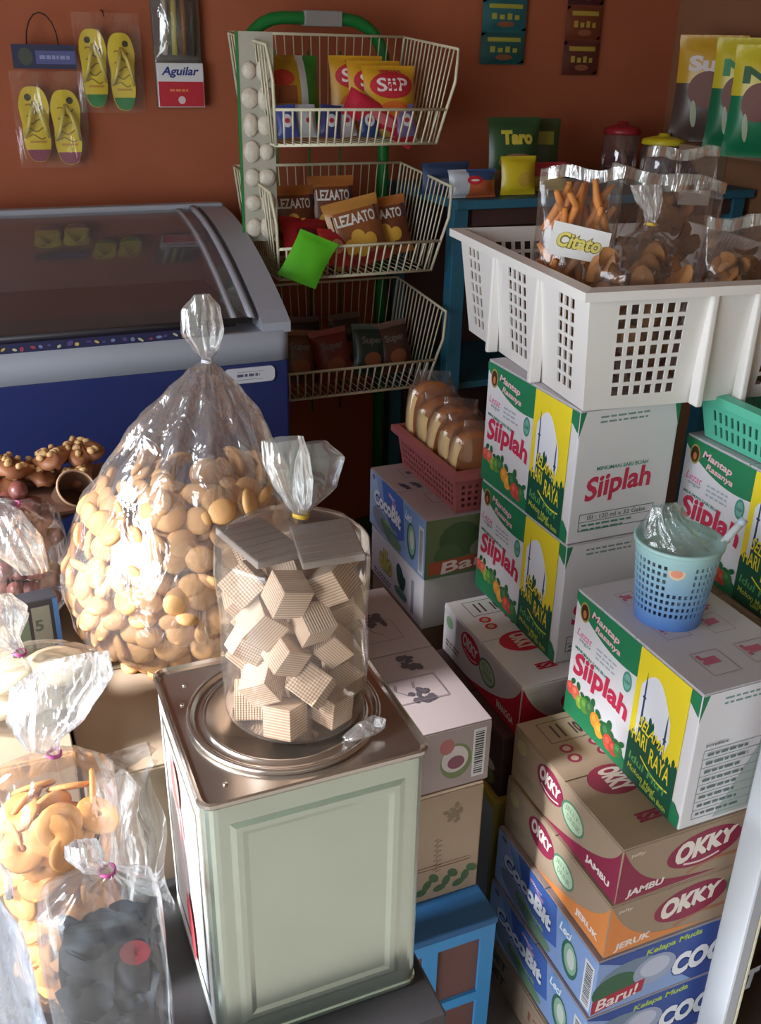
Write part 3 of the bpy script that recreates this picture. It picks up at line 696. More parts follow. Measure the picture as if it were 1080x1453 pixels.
# ------------------------------------------------------------------ flip-flops and blister pack on the wall
def flipflops(label, px0, py0, px1, py1, toe, header):
    Yw = 2.965
    p0 = P(px0, py0, Y=Yw); p1 = P(px1, py1, Y=Yw); W_ = p1.x-p0.x; H_ = p0.z-p1.z
    t = thing('flip_flops', label, 'flip-flops', (p0.x, Yw, p1.z))
    m_y = mat('yellow_foam', (232, 206, 44), rough=.6, var=.05, scale=30.)
    for k in (0, 1):
        cx = W_*(.255+.49*k)+(.0); tz = (.0 if k == 0 else -.008)
        def outl(n=36, sc=1.):
            o = []
            for i in range(n):
                a_ = 2*PI*i/n; x = math.cos(a_); z = math.sin(a_)
                z = math.copysign(abs(z)**.75, z); x = math.copysign(abs(x)**.65, x)
                wid = .25*W_*(1.0 if z > .3 else .93+.10*(z))*(1-.12*math.exp(-((z-.0)/.3)**2))
                o.append((cx+x*wid*sc, tz+H_*.5+z*H_*.5*sc))
            return o
        b = MB(); b.prism(outl(), .016, 'y', m_y, base=-.016); s = obj('sandal', b, None, t)
        b = MB(); o2 = [(x, z) for x, z in outl(60, .985) if z < tz+H_*.2]
        b.prism(o2, .0012, 'y', mat('toe_%02x%02x%02x' % toe, toe, rough=.5), base=-.0174); obj('toe_print', b, None, s)
        a = Art(lambda u, v, o: (cx+u, -.0165-o, tz+v)); r = random.Random(k+int(px0))
        for q in range(5): a.line(curve_pts(lambda s_: (W_*(-.13+.26*s_), H_*(.34+.1*q+.03*math.sin(s_*6+q*1.7))), 8), .0035, (150, 120, 40))
        a.ell((.08-.16*(k == 0))*W_, H_*.86, W_*.055, W_*.055, (60, 52, 30), n=12)
        a.rect(-W_*.12, H_*.26, W_*.14, H_*.29, (206, 150, 50)); a.done('scribble_print', s)
        b = MB()                             # the V-shaped strap
        for sx in (-1, 1): b.tube([(cx, -.016, tz+H_*.80), (cx+sx*W_*.07, -.036, tz+H_*.66), (cx+sx*W_*.13, -.038, tz+H_*.48), (cx+sx*W_*.19, -.016, tz+H_*.34)], .0055, 6, mat('clear_strap', (226, 210, 110), rough=.3))
        obj('strap', b, None, s)
    b = MB(); b.grid(lambda u, v: (-.012+(W_+.024)*u, -.042-.006*math.sin(9*u)*math.sin(7*v), -.012+(H_+.05)*v), 10, 12, film('wall_film', haze=.03, gloss=.05, rough=.15)); obj('clear_pouch', b, None, t)
    if header:
        h0 = P(14, 62, Y=Yw); h1 = P(108, 98, Y=Yw)
        b = MB(); b.box(h0.x-p0.x, h1.x-p0.x, -.03, -.024, h1.z-p1.z, h0.z-p1.z, mat('navy_header_card', (52, 54, 86), rough=.5)); hc = obj('header_card', b, None, t)
        a = Art(lambda u, v, o: (h0.x-p0.x+u, -.03-o, h1.z-p1.z+v)); hw, hh = h1.x-h0.x, h0.z-h1.z
        a.rect(hw*.36, hh*.2, hw*.98, hh*.75, (92, 96, 150)); a.ell(hw*.2, hh*.5, hw*.11, hh*.36, (76, 84, 74)); a.lines(hw*.42, hh*.4, hw*.5, 1, 1, hh*.16, (150, 154, 196), random.Random(6)); a.done('header_print', hc)
        b = MB(); c_ = (h0.x+h1.x)/2-p0.x; b.tube([(c_-.04, -.027, h0.z-p1.z)]+[(c_+.04*math.cos(PI-PI*i/8), -.015, h0.z-p1.z+.075*math.sin(PI*i/8)) for i in range(9)]+[(c_+.04, -.027, h0.z-p1.z)], .0018, 5, mat('dark_cord', (44, 40, 40), rough=.8)); obj('cord_loop', b, None, t)
    else:
        b = MB(); b.tube([(W_*.5, -.02, H_+.03), (W_*.5, .0, H_+.045), (W_*.5, .034, H_+.045)], .0018, 5, MATS['nail']); obj('nail', b, None, t)
    return t
flipflops('yellow flip-flops with purple toe ends hanging below a navy header card', 20, 122, 122, 228, (150, 70, 96), True)
flipflops('yellow flip-flops with green toe ends hanging highest on the orange wall', 106, 40, 197, 152, (30, 132, 70), False)
p0 = P(214, 0, Y=2.97); p1 = P(290, 152, Y=2.97); W_ = p1.x-p0.x; H_ = p0.z-p1.z+.05
t = thing('blister_pack', 'clear hanging pack with white and red bottom label on the orange wall', 'hanging pack', (p0.x, 2.97, p1.z))
b = MB(); b.box(0, W_, .004, .022, 0, H_, mat('grey_backing_card', (112, 106, 100), rough=.5), bev=.002); obj('backing_card', b, None, t)
b = MB(); b.grid(lambda u, v: (W_*u, .004-.03*math.sin(PI*u)**.5*max(0, math.sin(PI*min(1, v*1.02)))**.4, H_*.36+H_*.62*v), 12, 12, film('blister', haze=.06, gloss=.12, rough=.1)); obj('blister', b, None, t)
for k, (u, c) in enumerate(((.22, (190, 184, 176)), (.42, (196, 180, 90)), (.62, (150, 100, 70)), (.8, (84, 76, 70)))):
    b = MB(); b.tube([(W_*u, -.006, H_*.42), (W_*(u+.03), -.006, H_*.92)], .008, 8, mat('stick_%d' % k, c, rough=.3)); obj('utensil', b, None, t)
b = MB(); b.box(0, W_, -.012, .004, 0, H_*.36, mat('label_white', (224, 222, 226), rough=.4), bev=.002); lb = obj('label', b, None, t)
a = Art(lambda u, v, o: (u, -.012-o, v)); a.rect(.002, .002, W_-.002, H_*.21, (196, 44, 60)); a.text('Aguilar', W_*.5, H_*.285, W_*.78, H_*.09, (40, 60, 130), .03, shear=.3); a.lines(W_*.25, H_*.13, W_*.5, 1, 1, .006, (226, 140, 80), random.Random(1)); a.ell(W_*.5, H_*.06, W_*.08, W_*.08, (226, 200, 206), n=12); a.done('label_print', lb)

# ------------------------------------------------------------------ green rack with three wire baskets
m_gtube = mat('green_enamel', (30, 124, 58), rough=.35)
m_wire = mat('cream_coated_wire', (226, 220, 190), rough=.4)
RKX0, RKX1, RKY = .765, 1.185, 2.83
t = thing('snack_rack', 'green tubular rack with three cream wire baskets beside the freezer', 'rack', (0, 0, 0))
b = MB(); rr = .12; ztop = 1.63
path = [(RKX0, RKY, .02), (RKX0, RKY, ztop-rr)]+[(RKX0+rr-rr*math.cos(k*PI/12), RKY, ztop-rr+rr*math.sin(k*PI/12)) for k in range(1, 7)]+[(RKX1-rr+rr*math.sin(k*PI/12), RKY, ztop-rr+rr*math.cos(k*PI/12)) for k in range(0, 7)]+[(RKX1, RKY, .02)]
b.tube(path, .017, 10, m_gtube); obj('tube_frame', b, None, t)
b = MB(); b.box(.94, 1.05, RKY-.02, RKY+.02, ztop-.02, ztop+.02, mat('grey_clip', (150, 148, 146), rough=.5), bev=.004); obj('top_clip', b, None, t)
for x0 in (RKX0, RKX1):
    b = MB(); b.box(x0-.02, x0+.02, 2.45, 2.95, 0, .03, m_gtube, bev=.004); obj('foot', b, None, t)
b = MB()
for x in (.86, .955, 1.05): b.tube([(x, RKY, .5), (x, RKY, 1.55)], .003, 5, m_gtube)
obj('back_wires', b, None, t)
for z0 in (1.333, .998, .660):
    xl, xr, yf, yb = .756, 1.20, 2.50, 2.80; fl = .032; lip = .085; sd = .245
    rim = MB(); W3 = .0042
    rim.tube([(xl, yf, z0), (xr, yf, z0), (xr, yb, z0), (xl, yb, z0)], W3, 6, m_wire, closed=True)
    def sx(s, k): return (xl if s < 0 else xr)+s*fl*k
    rim.tube([(sx(-1, .36), yf-.03, z0+lip), (sx(1, .36), yf-.03, z0+lip)], W3, 6, m_wire)
    for s in (-1, 1):
        rim.tube([(sx(s, 0), yf, z0), (sx(s, .36), yf-.03, z0+lip), (sx(s, .66), yf-.055, z0+sd*.62), (sx(s, 1), yf-.045, z0+sd-.018), (sx(s, 1), yb, z0+sd+.012), (sx(s, 0), yb, z0)], W3, 6, m_wire)
    rim.tube([(sx(-1, 1), yb, z0+sd+.012), (sx(1, 1), yb, z0+sd+.012)], W3, 6, m_wire)
    rm = obj('wire_basket', rim, None, t)
    g = MB(); n = 20
    for i in range(1, n):
        x = i/n; xb = xl+(xr-xl)*x; xt = sx(-1, .36)+(sx(1, .36)-sx(-1, .36))*x
        g.tube([(xb, yf, z0), (xt, yf-.03, z0+lip)], .0028, 5, m_wire)
    obj('front_grille', g, None, rm)
    g = MB()
    for i in range(1, n): x = xl+(xr-xl)*i/n; g.tube([(x, yf, z0), (x, yb, z0)], .0016, 4, m_wire)
    obj('floor_grille', g, None, rm)
    g = MB()
    for i in range(1, n): x = xl+(xr-xl)*i/n; g.tube([(x, yb, z0), (xl-fl+(xr-xl+2*fl)*i/n, yb, z0+sd+.012)], .0016, 4, m_wire)
    obj('back_grille', g, None, rm)
    for s in (-1, 1):
        g = MB(); q = 14
        for i in range(1, q):
            f = i/q; yB = yf+(yb-yf)*f; yT = (yf-.045)+(yb-yf+.045)*f
            g.tube([(sx(s, 0), yB, z0), (sx(s, 1), yT, z0+sd-.018+.03*f)], .0024, 4, m_wire)
        obj('side_grille', g, None, rm)

# strip of white packets hung on the rack's left post
t = thing('packet_strip', 'hanging strip of white rounded packets on the left of the green rack', 'packet strip', (.735, 2.56, 1.09), (0, 0, -.18))
m_strip = mat('strip_card', (176, 172, 158), rough=.5); m_egg = mat('white_packet', (214, 204, 188), rough=.35, var=.1, bump=.9, scale=60.)
b = MB(); b.box(-.052, .036, 0, .003, 0, .50, m_strip); obj('strip_card', b, None, t)
b = MB(); b.box(-.056, -.050, -.002, .006, 0, .50, m_gtube); obj('green_edge', b, None, t)
for k in range(7):
    for s in (0, 1):
        b = MB(); T = Matrix.Translation((-.026+.038*s, -.004, .035+.063*k)) @ Matrix.Diagonal((.021+.003*math.sin(k*3+s), .010, .025+.004*math.sin(k*5+s*2), 1))
        b.grid(lambda u, v: (math.cos(2*PI*u)*math.sin(PI*v), math.sin(2*PI*u)*math.sin(PI*v), math.cos(PI*v)), 12, 8, m_egg, wrap=True, T=T); obj('packet', b, None, t)

def art_siip(a, wd, ht):
    a.ell(wd*.5, ht*.70, wd*.42, ht*.2, (196, 40, 56), rot=.03, rings=4); a.text('SiiP', wd*.5, ht*.70, wd*.60, ht*.2, (238, 230, 230), .02, arc=.05)
    a.ell(wd*.5, ht*.27, wd*.34, ht*.2, (214, 110, 40), rings=4); a.text('PEDAS', wd*.5, ht*.9, wd*.4, ht*.07, (200, 60, 60), .03)
def sun(u, v): return (214, 160, 40) if v > .2 else (206, 120, 36)
z1 = 1.342
pack('snack_pack', 'yellow and red corn snack pack at the front right of the top basket', .155, .17, .05, (1.095, 2.555, z1+.01), (-.2, 0, .05), sun, art_siip, 'yellow corn snack packs in the top basket')
pack('snack_pack', 'middle yellow corn snack pack behind the frontmost one in the top basket', .15, .17, .04, (1.07, 2.61, z1+.02), (-.18, 0, -.05), sun, art_siip, 'yellow corn snack packs in the top basket')
pack('snack_pack', 'rearmost yellow corn snack pack in the top basket', .15, .17, .04, (1.035, 2.66, z1+.03), (-.14, 0, -.1), sun, art_siip, 'yellow corn snack packs in the top basket')
pack('snack_pack', 'yellow and green snack pack standing left in the top basket', .17, .17, .05, (.84, 2.62, z1+.03), (-.2, 0, .1), lambda u, v: (206, 206, 206) if .62 < u < .78 else ((60, 130, 50) if u >= .78 else (186, 150, 44)), lambda a, wd, ht: (a.rect(wd*.1, ht*.3, wd*.55, ht*.55, (150, 80, 40), 6), a.ell(wd*.33, ht*.66, wd*.2, ht*.12, (196, 60, 40), rings=2)), None)
pack('snack_pack', 'long pink red snack pack lying slanted across the top basket', .07, .22, .03, (.96, 2.545, z1+.095), (0, 2.0, .05), flat((206, 44, 70)), lambda a, wd, ht: a.ell(wd*.5, ht*.5, wd*.2, ht*.2, (232, 120, 140), rings=2))
cols = [(70, 84, 160), (200, 204, 214), (60, 60, 120), (196, 190, 200), (44, 70, 130), (186, 160, 70), (120, 100, 150)]
for k in range(7):
    nm = ('blue', 'white', 'navy', 'pale', 'dark blue', 'mustard', 'violet')[k]
    pack('candy_pack', '%s small candy pack at the bottom of the top basket' % nm, .056, .08, .02, (.80+.055*k, 2.53+.012*(k % 2), z1+.006), (-.25, .1*((k % 3)-1), .2*((k % 2)-.5)), flat(cols[k]), lambda a, wd, ht: (a.ell(wd*.5, ht*.5, wd*.25, ht*.2, (214, 214, 222), rings=2), a.ell(wd*.5, ht*.5, wd*.12, ht*.08, (180, 40, 60), rings=2)), 'small candy packs in the top basket')
z2 = 1.006
def art_lez(a, wd, ht):
    a.poly([(wd*.08, ht*.55), (wd*.92, ht*.60), (wd*.92, ht*.84), (wd*.08, ht*.80)], (36, 42, 66)); a.text('LEZAATO', wd*.5, ht*.70, wd*.74, ht*.17, (232, 230, 226), .03)
    for (u, v) in ((.3, .3), (.5, .24), (.66, .34), (.45, .42)): a.ell(wd*u, ht*v, wd*.13, ht*.12, (226, 176, 70), rings=2, n=14)
def brn(u, v): return (178, 110, 56) if v > .85 or v < .1 else (120, 66, 42)
pack('snack_pack', 'orange brown chip pack with LEZAATO lettering tilted in the middle basket', .165, .18, .05, (1.02, 2.55, z2+.008), (-.25, -.2, 0), lambda u, v: (196, 140, 70) if (v > .84 or u < .1) else ((150, 50, 46) if v < .14 else (150, 90, 50)), art_lez)
pack('snack_pack', 'dark brown chip pack right of the tilted one in the middle basket', .15, .16, .05, (1.115, 2.60, z2+.02), (-.25, -.15, -.1), brn, art_lez, 'dark chip packs in the middle basket')
pack('snack_pack', 'dark brown chip pack at the back left of the middle basket', .14, .16, .05, (.85, 2.66, z2+.05), (-.15, 0, .05), brn, art_lez, 'dark chip packs in the middle basket')
pack('snack_pack', 'dark brown chip pack at the back centre of the middle basket', .14, .17, .05, (.97, 2.68, z2+.06), (-.1, 0, 0), brn, art_lez, 'dark chip packs in the middle basket')
pack('snack_pack', 'red snack pack lying left in the middle basket', .14, .13, .04, (.86, 2.57, z2+.02), (-.6, .15, .1), flat((178, 30, 44)), lambda a, wd, ht: a.ell(wd*.5, ht*.6, wd*.25, ht*.12, (110, 24, 30), rings=2))
pack('snack_pack', 'small red snack pack in front of the tilted chips', .10, .10, .03, (.93, 2.535, z2+.012), (-.4, .1, .1), flat((190, 50, 54)), lambda a, wd, ht: a.ell(wd*.5, ht*.5, wd*.2, ht*.2, (220, 160, 120), rings=2))
pack('snack_pack', 'bright green pack hanging over the lip of the middle basket', .11, .13, .02, (.79, 2.43, z2-.005), (-.2, .4, -.1), flat((96, 196, 44)), None, twist=.2)
z3 = .668
for k, (x, y, c, rx, ry) in enumerate(((.825, 2.56, (96, 60, 40), -.3, .1), (.935, 2.545, (120, 44, 44), -.3, -.1), (1.045, 2.56, (40, 60, 54), -.3, .1), (1.14, 2.57, (84, 56, 44), -.3, -.1), (1.03, 2.70, (70, 56, 50), -.2, 0.), (.89, 2.70, (60, 44, 44), -.2, .1))):
    nm = ('brown', 'dark red', 'dark green', 'tan', 'tall grey brown', 'tall maroon')[k]
    pack('snack_pack', '%s snack pack in the shaded lowest basket' % nm, .115, .15, .045, (x, y, z3+.02), (rx, ry, .05*k), lambda u, v, c=c: tuple(min(255, q+50) for q in c) if v > .88 else c, lambda a, wd, ht: (a.text('Super', wd*.5, ht*.66, wd*.6, ht*.18, (120, 116, 112), .03), a.ell(wd*.5, ht*.3, wd*.25, ht*.15, (150, 90, 60), rings=2)), 'snack packs in the lowest basket')

# ------------------------------------------------------------------ teal shelf unit at the back with goods
m_teal = mat('teal_paint', (44, 104, 128), rough=.5, var=.1, scale=7.)
SHX0, SHX1, SHY0, SHY1, SHZ = 1.262, 2.30, 2.50, 2.97, 1.185
t = thing('shelf_unit', 'teal painted wooden shelf unit along the back wall', 'shelf', (0, 0, 0))
b = MB(); b.box(SHX0, SHX1, SHY0-.02, SHY1, SHZ-.025, SHZ, m_teal, bev=.003); obj('top_board', b, None, t)
for x0 in (SHX0+.002, SHX1-.06):
    for y0 in (SHY0, SHY1-.05):
        b = MB(); b.box(x0, x0+.045, y0, y0+.045, 0, SHZ-.025, m_teal, bev=.002); obj('post', b, None, t)
b = MB(); b.box(SHX0+.02, SHX1-.015, SHY0+.045, SHY1, .62, .64, m_teal); obj('lower_board', b, None, t)
b = MB(); b.box(SHX0+.065, SHX1-.06, SHY1-.012, SHY1, .1, SHZ-.03, mat('dark_brown_board', (70, 46, 42), rough=.7, var=.1, scale=6.)); obj('back_panel', b, None, t)
b = MB(); b.box(SHX0+.065, SHX1-.06, SHY0+.01, SHY0+.022, SHZ-.075, SHZ-.026, MATS['dark_brown_board']); obj('apron', b, None, t)
def on_shelf(px, py, Y): p = P(px, py, Y=Y); return (p.x, Y, SHZ+.002)
pack('biscuit_pack', 'blue white and orange biscuit pack lying on the teal shelf', .15, .075, .05, on_shelf(670, 270, 2.52), (-.1, 0, .0), lambda u, v: (190, 196, 206) if u < .35 else ((60, 90, 140) if v > .6 else (190, 100, 60)), lambda a, wd, ht: (a.ell(wd*.48, ht*.62, wd*.16, ht*.16, (196, 40, 50), rings=2), a.ell(wd*.48, ht*.62, wd*.09, ht*.04, (230, 210, 210), rings=2)), None)
pack('biscuit_pack', 'dark blue biscuit pack behind the blue and orange one on the shelf', .16, .085, .04, on_shelf(632, 262, 2.62), (-.05, 0, .1), flat((54, 74, 110)), lambda a, wd, ht: a.rect(wd*.2, ht*.3, wd*.6, ht*.5, (110, 124, 150), 4))
pack('snack_pack', 'bright yellow pack standing upright on the teal shelf', .115, .105, .04, on_shelf(735, 270, 2.54), (-.1, 0, 0), flat((212, 190, 40)), lambda a, wd, ht: a.ell(wd*.6, ht*.4, wd*.2, ht*.2, (196, 160, 60), rings=2))
pack('snack_pack', 'green chip pack with yellow Taro lettering behind the yellow pack', .175, .20, .05, on_shelf(728, 262, 2.66), (-.1, 0, 0), lambda u, v: (50, 84, 52) if v > .3 else (130, 90, 70), lambda a, wd, ht: (a.text('Taro', wd*.5, ht*.72, wd*.62, ht*.2, (212, 196, 70), .06), a.ell(wd*.5, ht*.38, wd*.36, ht*.12, (150, 110, 96), rings=2)), None)
pack('snack_pack', 'yellow and red pack right of the bright yellow one on the shelf', .12, .08, .04, on_shelf(778, 268, 2.60), (-.15, 0, -.1), lambda u, v: (176, 50, 60) if v > .5 else (196, 170, 80), lambda a, wd, ht: a.ell(wd*.5, ht*.7, wd*.25, ht*.07, (230, 200, 190), rings=2))
pack('snack_pack', 'dark green pack leaning behind the Taro pack', .12, .19, .04, on_shelf(765, 262, 2.76), (-.1, 0, -.2), flat((64, 80, 48)), lambda a, wd, ht: a.rect(wd*.2, ht*.6, wd*.8, ht*.8, (150, 150, 60), 4))
m_jar = film('jar_plastic', haze=.08, gloss=.1, rough=.08, tint=(.95, .9, .88), bscale=4., bump=.05)
def jar(label, px, Y, rad, ht, lidc, fillc, cand):
    p = P(px, 230, Y=Y); t = thing('candy_jar', label, 'jar', (p.x, Y, SHZ+.001), group='jars on the teal shelf')
    b = MB(); b.lathe([(rad*.9, 0), (rad, .01), (rad, ht*.75), (rad*.8, ht*.85), (rad*.8, ht*.9)], 24, m_jar); obj('jar_body', b, None, t)
    b = MB(); b.lathe([(rad*1.0, ht*.84), (rad*1.05, ht*.86), (rad*1.0, ht*.95), (rad*.62, ht*1.0), (rad*.3, ht*1.02), (rad*.26, ht*1.07), (0, ht*1.08)], 24, mat('lid_%02x%02x%02x' % lidc, lidc, rough=.4)); obj('lid', b, None, t)
    for k in range(cand):
        a_ = k*2.4; rr_ = rad*.65*math.sqrt((k % 6+.5)/6); b = MB()
        b.box(-.017, .017, -.012, .012, -.01, .01, mat('candy_%02x%02x%02x' % fillc, fillc, rough=.4), bev=.004); o = obj('candy', b)
        o.location = (p.x+rr_*math.cos(a_), Y+rr_*math.sin(a_), SHZ+.02+.022*(k//6)); o.rotation_euler = (k, k*.7, k*1.3)
        tag(o, 'small wrapped candy inside the jar with the %s lid' % ('red' if lidc[1] < 90 else 'yellow'), 'candy', 'candies in the %s lid jar' % ('red' if lidc[1] < 90 else 'yellow'))
jar('clear candy jar with dark red lid on the teal shelf', 878, 2.82, .058, .165, (150, 34, 44), (120, 50, 50), 18)
jar('clear candy jar with yellow lid on the teal shelf', 938, 2.68, .066, .14, (214, 196, 40), (60, 50, 96), 18)
pack('snack_pack', 'dark purple pack at the right end of the teal shelf', .15, .07, .05, on_shelf(985, 268, 2.70), (-.1, 0, -.1), flat((58, 40, 78)), lambda a, wd, ht: a.rect(wd*.2, ht*.4, wd*.8, ht*.6, (84, 66, 110), 4))

# bracket shelf on the right wall with hanging pouches
q0 = P(967, 201, X=2.08); q1 = P(1072, 221, X=2.08); zs = (q0.z+q1.z)/2
m_board = mat('pale_board', (150, 124, 100), rough=.6, var=.1, scale=8.)
t = thing('wall_shelf', 'pale board shelf on the right wall carrying yellow pouches', 'shelf', (2.08, 1.7, zs))
b = MB(); b.box(0, .237, 0, max(.9, q0.y-1.7), -.02, 0, m_board, bev=.002); obj('board', b, None, t)
for y in (.25, .95):
    b = MB(); b.prism([(0, 0), (-.17, 0), (0, -.17)], .02, 'y', m_board, T=Matrix.Translation((.237, y, -.02))); obj('bracket', b, None, t)
def pouch(label, px, Y, wd, ht, top, low, word, wc):
    p = P(px, 205, Y=Y)
    return pack('pouch', label, wd, ht, .05, (min(p.x, 2.22), Y, zs+.002), (0, 0, -.75), lambda u, v: top if v > .55 else low,
         lambda a, w_, h_: (a.text(word, w_*.5, h_*.74, w_*.66, h_*.15, wc, .05), a.ell(w_*.5, h_*.5, w_*.3, h_*.175, (120, 70, 60), rings=3), a.ell(w_*.34, h_*.27, w_*.05, h_*.13, (170, 180, 150), rot=.15, rings=3)), 'pouches on the wall shelf', 'pouch')  # slim pale ellipse is a highlight painted into the pouch print
pouch('yellow and dark pouch lettered Sun at the corner end of the wall shelf', 992, 2.62, .20, .30, (206, 160, 44), (84, 66, 60), 'Sun', (226, 214, 210))
pouch('yellow and green pouch next to the Sun pouch on the wall shelf', 1035, 2.36, .15, .29, (206, 190, 50), (30, 110, 74), 'Ni', (60, 140, 90))
pouch('yellow and green pouch nearest the viewer on the wall shelf', 1066, 2.16, .15, .27, (206, 190, 50), (30, 120, 80), 'Ni', (40, 90, 50))

# ------------------------------------------------------------------ pierced plastic baskets
def cell_wall(b, us, vs, hole, fn, th, m):
    """sheet of thickness th cut with real rectangular holes; fn(u, v, depth) -> point"""
    nu, nv = len(us)-1, len(vs)-1
    H = [[hole(i, j) for j in range(nv)] for i in range(nu)]
    def quad(p): b.add(p, [(0, 1, 2, 3)], m, False)
    for i in range(nu):
        for j in range(nv):
            if H[i][j]: continue
            u0, u1, v0, v1 = us[i], us[i+1], vs[j], vs[j+1]
            quad([fn(u0, v0, 0), fn(u1, v0, 0), fn(u1, v1, 0), fn(u0, v1, 0)])
            quad([fn(u0, v0, th), fn(u0, v1, th), fn(u1, v1, th), fn(u1, v0, th)])
            if i+1 < nu and H[i+1][j]: quad([fn(u1, v0, 0), fn(u1, v0, th), fn(u1, v1, th), fn(u1, v1, 0)])
            if i > 0 and H[i-1][j]: quad([fn(u0, v0, 0), fn(u0, v1, 0), fn(u0, v1, th), fn(u0, v0, th)])
            if j+1 < nv and H[i][j+1]: quad([fn(u0, v1, 0), fn(u1, v1, 0), fn(u1, v1, th), fn(u0, v1, th)])
            if j > 0 and H[i][j-1]: quad([fn(u0, v0, 0), fn(u0, v0, th), fn(u1, v0, th), fn(u1, v0, 0)])
def breaks(L, groups, hw, gap):
    """break points along a wall with groups of holes; returns (breaks, set of hole columns)"""
    us = [0.]; hs = set()
    for c, n in groups:
        s = c-(n*hw+(n-1)*gap)/2
        for k in range(n):
            us.append(s+k*(hw+gap)); hs.add(len(us)-1); us.append(s+k*(hw+gap)+hw)
    us.append(L); return us, hs
def side_fn(corner, d, n_in, flare, H):
    """wall standing on the line corner + d*u, leaning outwards by flare at the top"""
    c = Vector(corner); d = Vector(d); ni = Vector(n_in)
    return lambda u, v, k: tuple(c+d*u-ni*(flare*v/H)+ni*k+Vector((0, 0, v)))
def basket(name, label, loc, rotz, L, D, H, flare, m, fgroups, sgroups, hw, hh, gap, rows, v0, rimw):
    t = thing(name, label, 'basket', loc, (0, 0, rotz))
    vs = [0.]; rows_ = set()
    for k in range(rows): vs.append(v0+k*(hh+gap)); rows_.add(len(vs)-1); vs.append(v0+k*(hh+gap)+hh)
    vs.append(H)
    for (corner, d, nin, ln, gr, nm) in (((0, 0, 0), (1, 0, 0), (0, 1, 0), L, fgroups, 'front_wall'), ((L, D, 0), (-1, 0, 0), (0, -1, 0), L, fgroups, 'back_wall'),
                                         ((0, D, 0), (0, -1, 0), (1, 0, 0), D, sgroups, 'side_wall'), ((L, 0, 0), (0, 1, 0), (-1, 0, 0), D, sgroups, 'side_wall')):
        us, hs = breaks(ln, gr, hw, gap); fn0 = side_fn(corner, d, nin, flare, H); b = MB()
        def fn(u, v, k):                     # walls widen with the flare so that corners meet
            e = flare*v/H; return fn0(-e+(ln+2*e)*u/ln, v, k)
        cell_wall(b, us, vs, lambda i, j: i in hs and j in rows_, fn, .003, m); obj(nm, b, None, t)
    f = flare+rimw*.3
    b = MB()
    for s, hz in ((0, 0),):
        o = [(-f-rimw*.5, -f-rimw*.5), (L+f+rimw*.5, -f-rimw*.5), (L+f+rimw*.5, D+f+rimw*.5), (-f-rimw*.5, D+f+rimw*.5)]
        i_ = [(-flare+.004, -flare+.004), (L+flare-.004, -flare+.004), (L+flare-.004, D+flare-.004), (-flare+.004, D+flare-.004)]
        vs_ = [(x, y, H-.014) for x, y in o]+[(x, y, H) for x, y in o]+[(x, y, H+.003) for x, y in i_]+[(x, y, H-.004) for x, y in i_]
        fs_ = []
        for k in range(4):
            n = (k+1) % 4
            for q in range(3): fs_.append((q*4+k, q*4+n, (q+1)*4+n, (q+1)*4+k))
        b.add(vs_, fs_, m)
    obj('rim', b, None, t)
    b = MB(); b.box(.001, L-.001, .001, D-.001, 0, .004, m); obj('floor', b, None, t)
    return t
m_wplast = mat('white_plastic', (232, 228, 224), rough=.35, var=.02, scale=5.)
WBL = (.856, 1.212, 1.047); WBR = -.11
wb = basket('plastic_basket', 'large white plastic basket with square holes full of snack bags', WBL, WBR, .46, .50, .195, .022, m_wplast,
            [(.10, 6), (.36, 6)], [(.06, 3), (.25, 4), (.43, 3)], .0125, .0155, .0065, 7, .022, .02)
for x in (.19, .27):
    b = MB(); b.box(x-.006, x+.006, -.028, -.004, .0, .19, m_wplast, bev=.003, T=Matrix.Rotation(.0, 4, 'X')); obj('rib', b, None, wb)
for y in (.155, .345):
    b = MB(); b.box(-.026, -.004, y-.006, y+.006, 0, .19, m_wplast, bev=.003); obj('rib', b, None, wb)
m_turq = mat('turquoise_plastic', (92, 190, 160), rough=.4, var=.04, scale=8.)
gb = basket('plastic_basket', 'turquoise pierced plastic basket on the rear right carton', (1.125, .96, .968), .02, .20, .265, .085, .014, m_turq,
            [(.10, 12)], [(.1325, 17)], .0055, .018, .0075, 2, .010, .016)
m_rose = mat('rose_plastic', (166, 92, 92), rough=.45, var=.05, scale=8.)
rb = basket('plastic_basket', 'dusty rose pierced basket of bread on the blue coconut carton', (.824, 1.555, .7215), .0, .11, .265, .092, .012, m_rose,
            [(.055, 7)], [(.1325, 18)], .007, .0075, .0065, 4, .012, .012)
# pierced cup, blue at the foot and paler to the rim
m = mat('cup_plastic', (120, 170, 200), rough=.35)
n = m.node_tree.nodes; L_ = m.node_tree.links; bs = n['Principled BSDF']
tc = n.new('ShaderNodeTexCoord'); sp = n.new('ShaderNodeSeparateXYZ'); rp = n.new('ShaderNodeValToRGB'); mp = n.new('ShaderNodeMapRange')
mp.inputs['From Min'].default_value = 0; mp.inputs['From Max'].default_value = .13
rp.color_ramp.elements[0].color = (*lin((84, 130, 206)), 1); rp.color_ramp.elements[1].color = (*lin((168, 208, 206)), 1)
L_.new(tc.outputs['Object'], sp.inputs[0]); L_.new(sp.outputs['Z'], mp.inputs['Value']); L_.new(mp.outputs[0], rp.inputs[0]); L_.new(rp.outputs[0], bs.inputs['Base Color'])
CUP = (.905, 1.005, .7825)
t = thing('pierced_cup', 'round blue pierced plastic cup on the front mosque print carton', 'cup', CUP)
b = MB(); NS = 42; us = []; hs = set()
for k in range(NS): us += [k/NS, (k+.55)/NS]; hs.add(2*k)
us.append(1.0); vs = [0., .02]; rws = set()
for k in range(8): vs += [.024+k*.0115, .024+k*.0115+.0065]; rws.add(2+2*k)
vs += [.128]
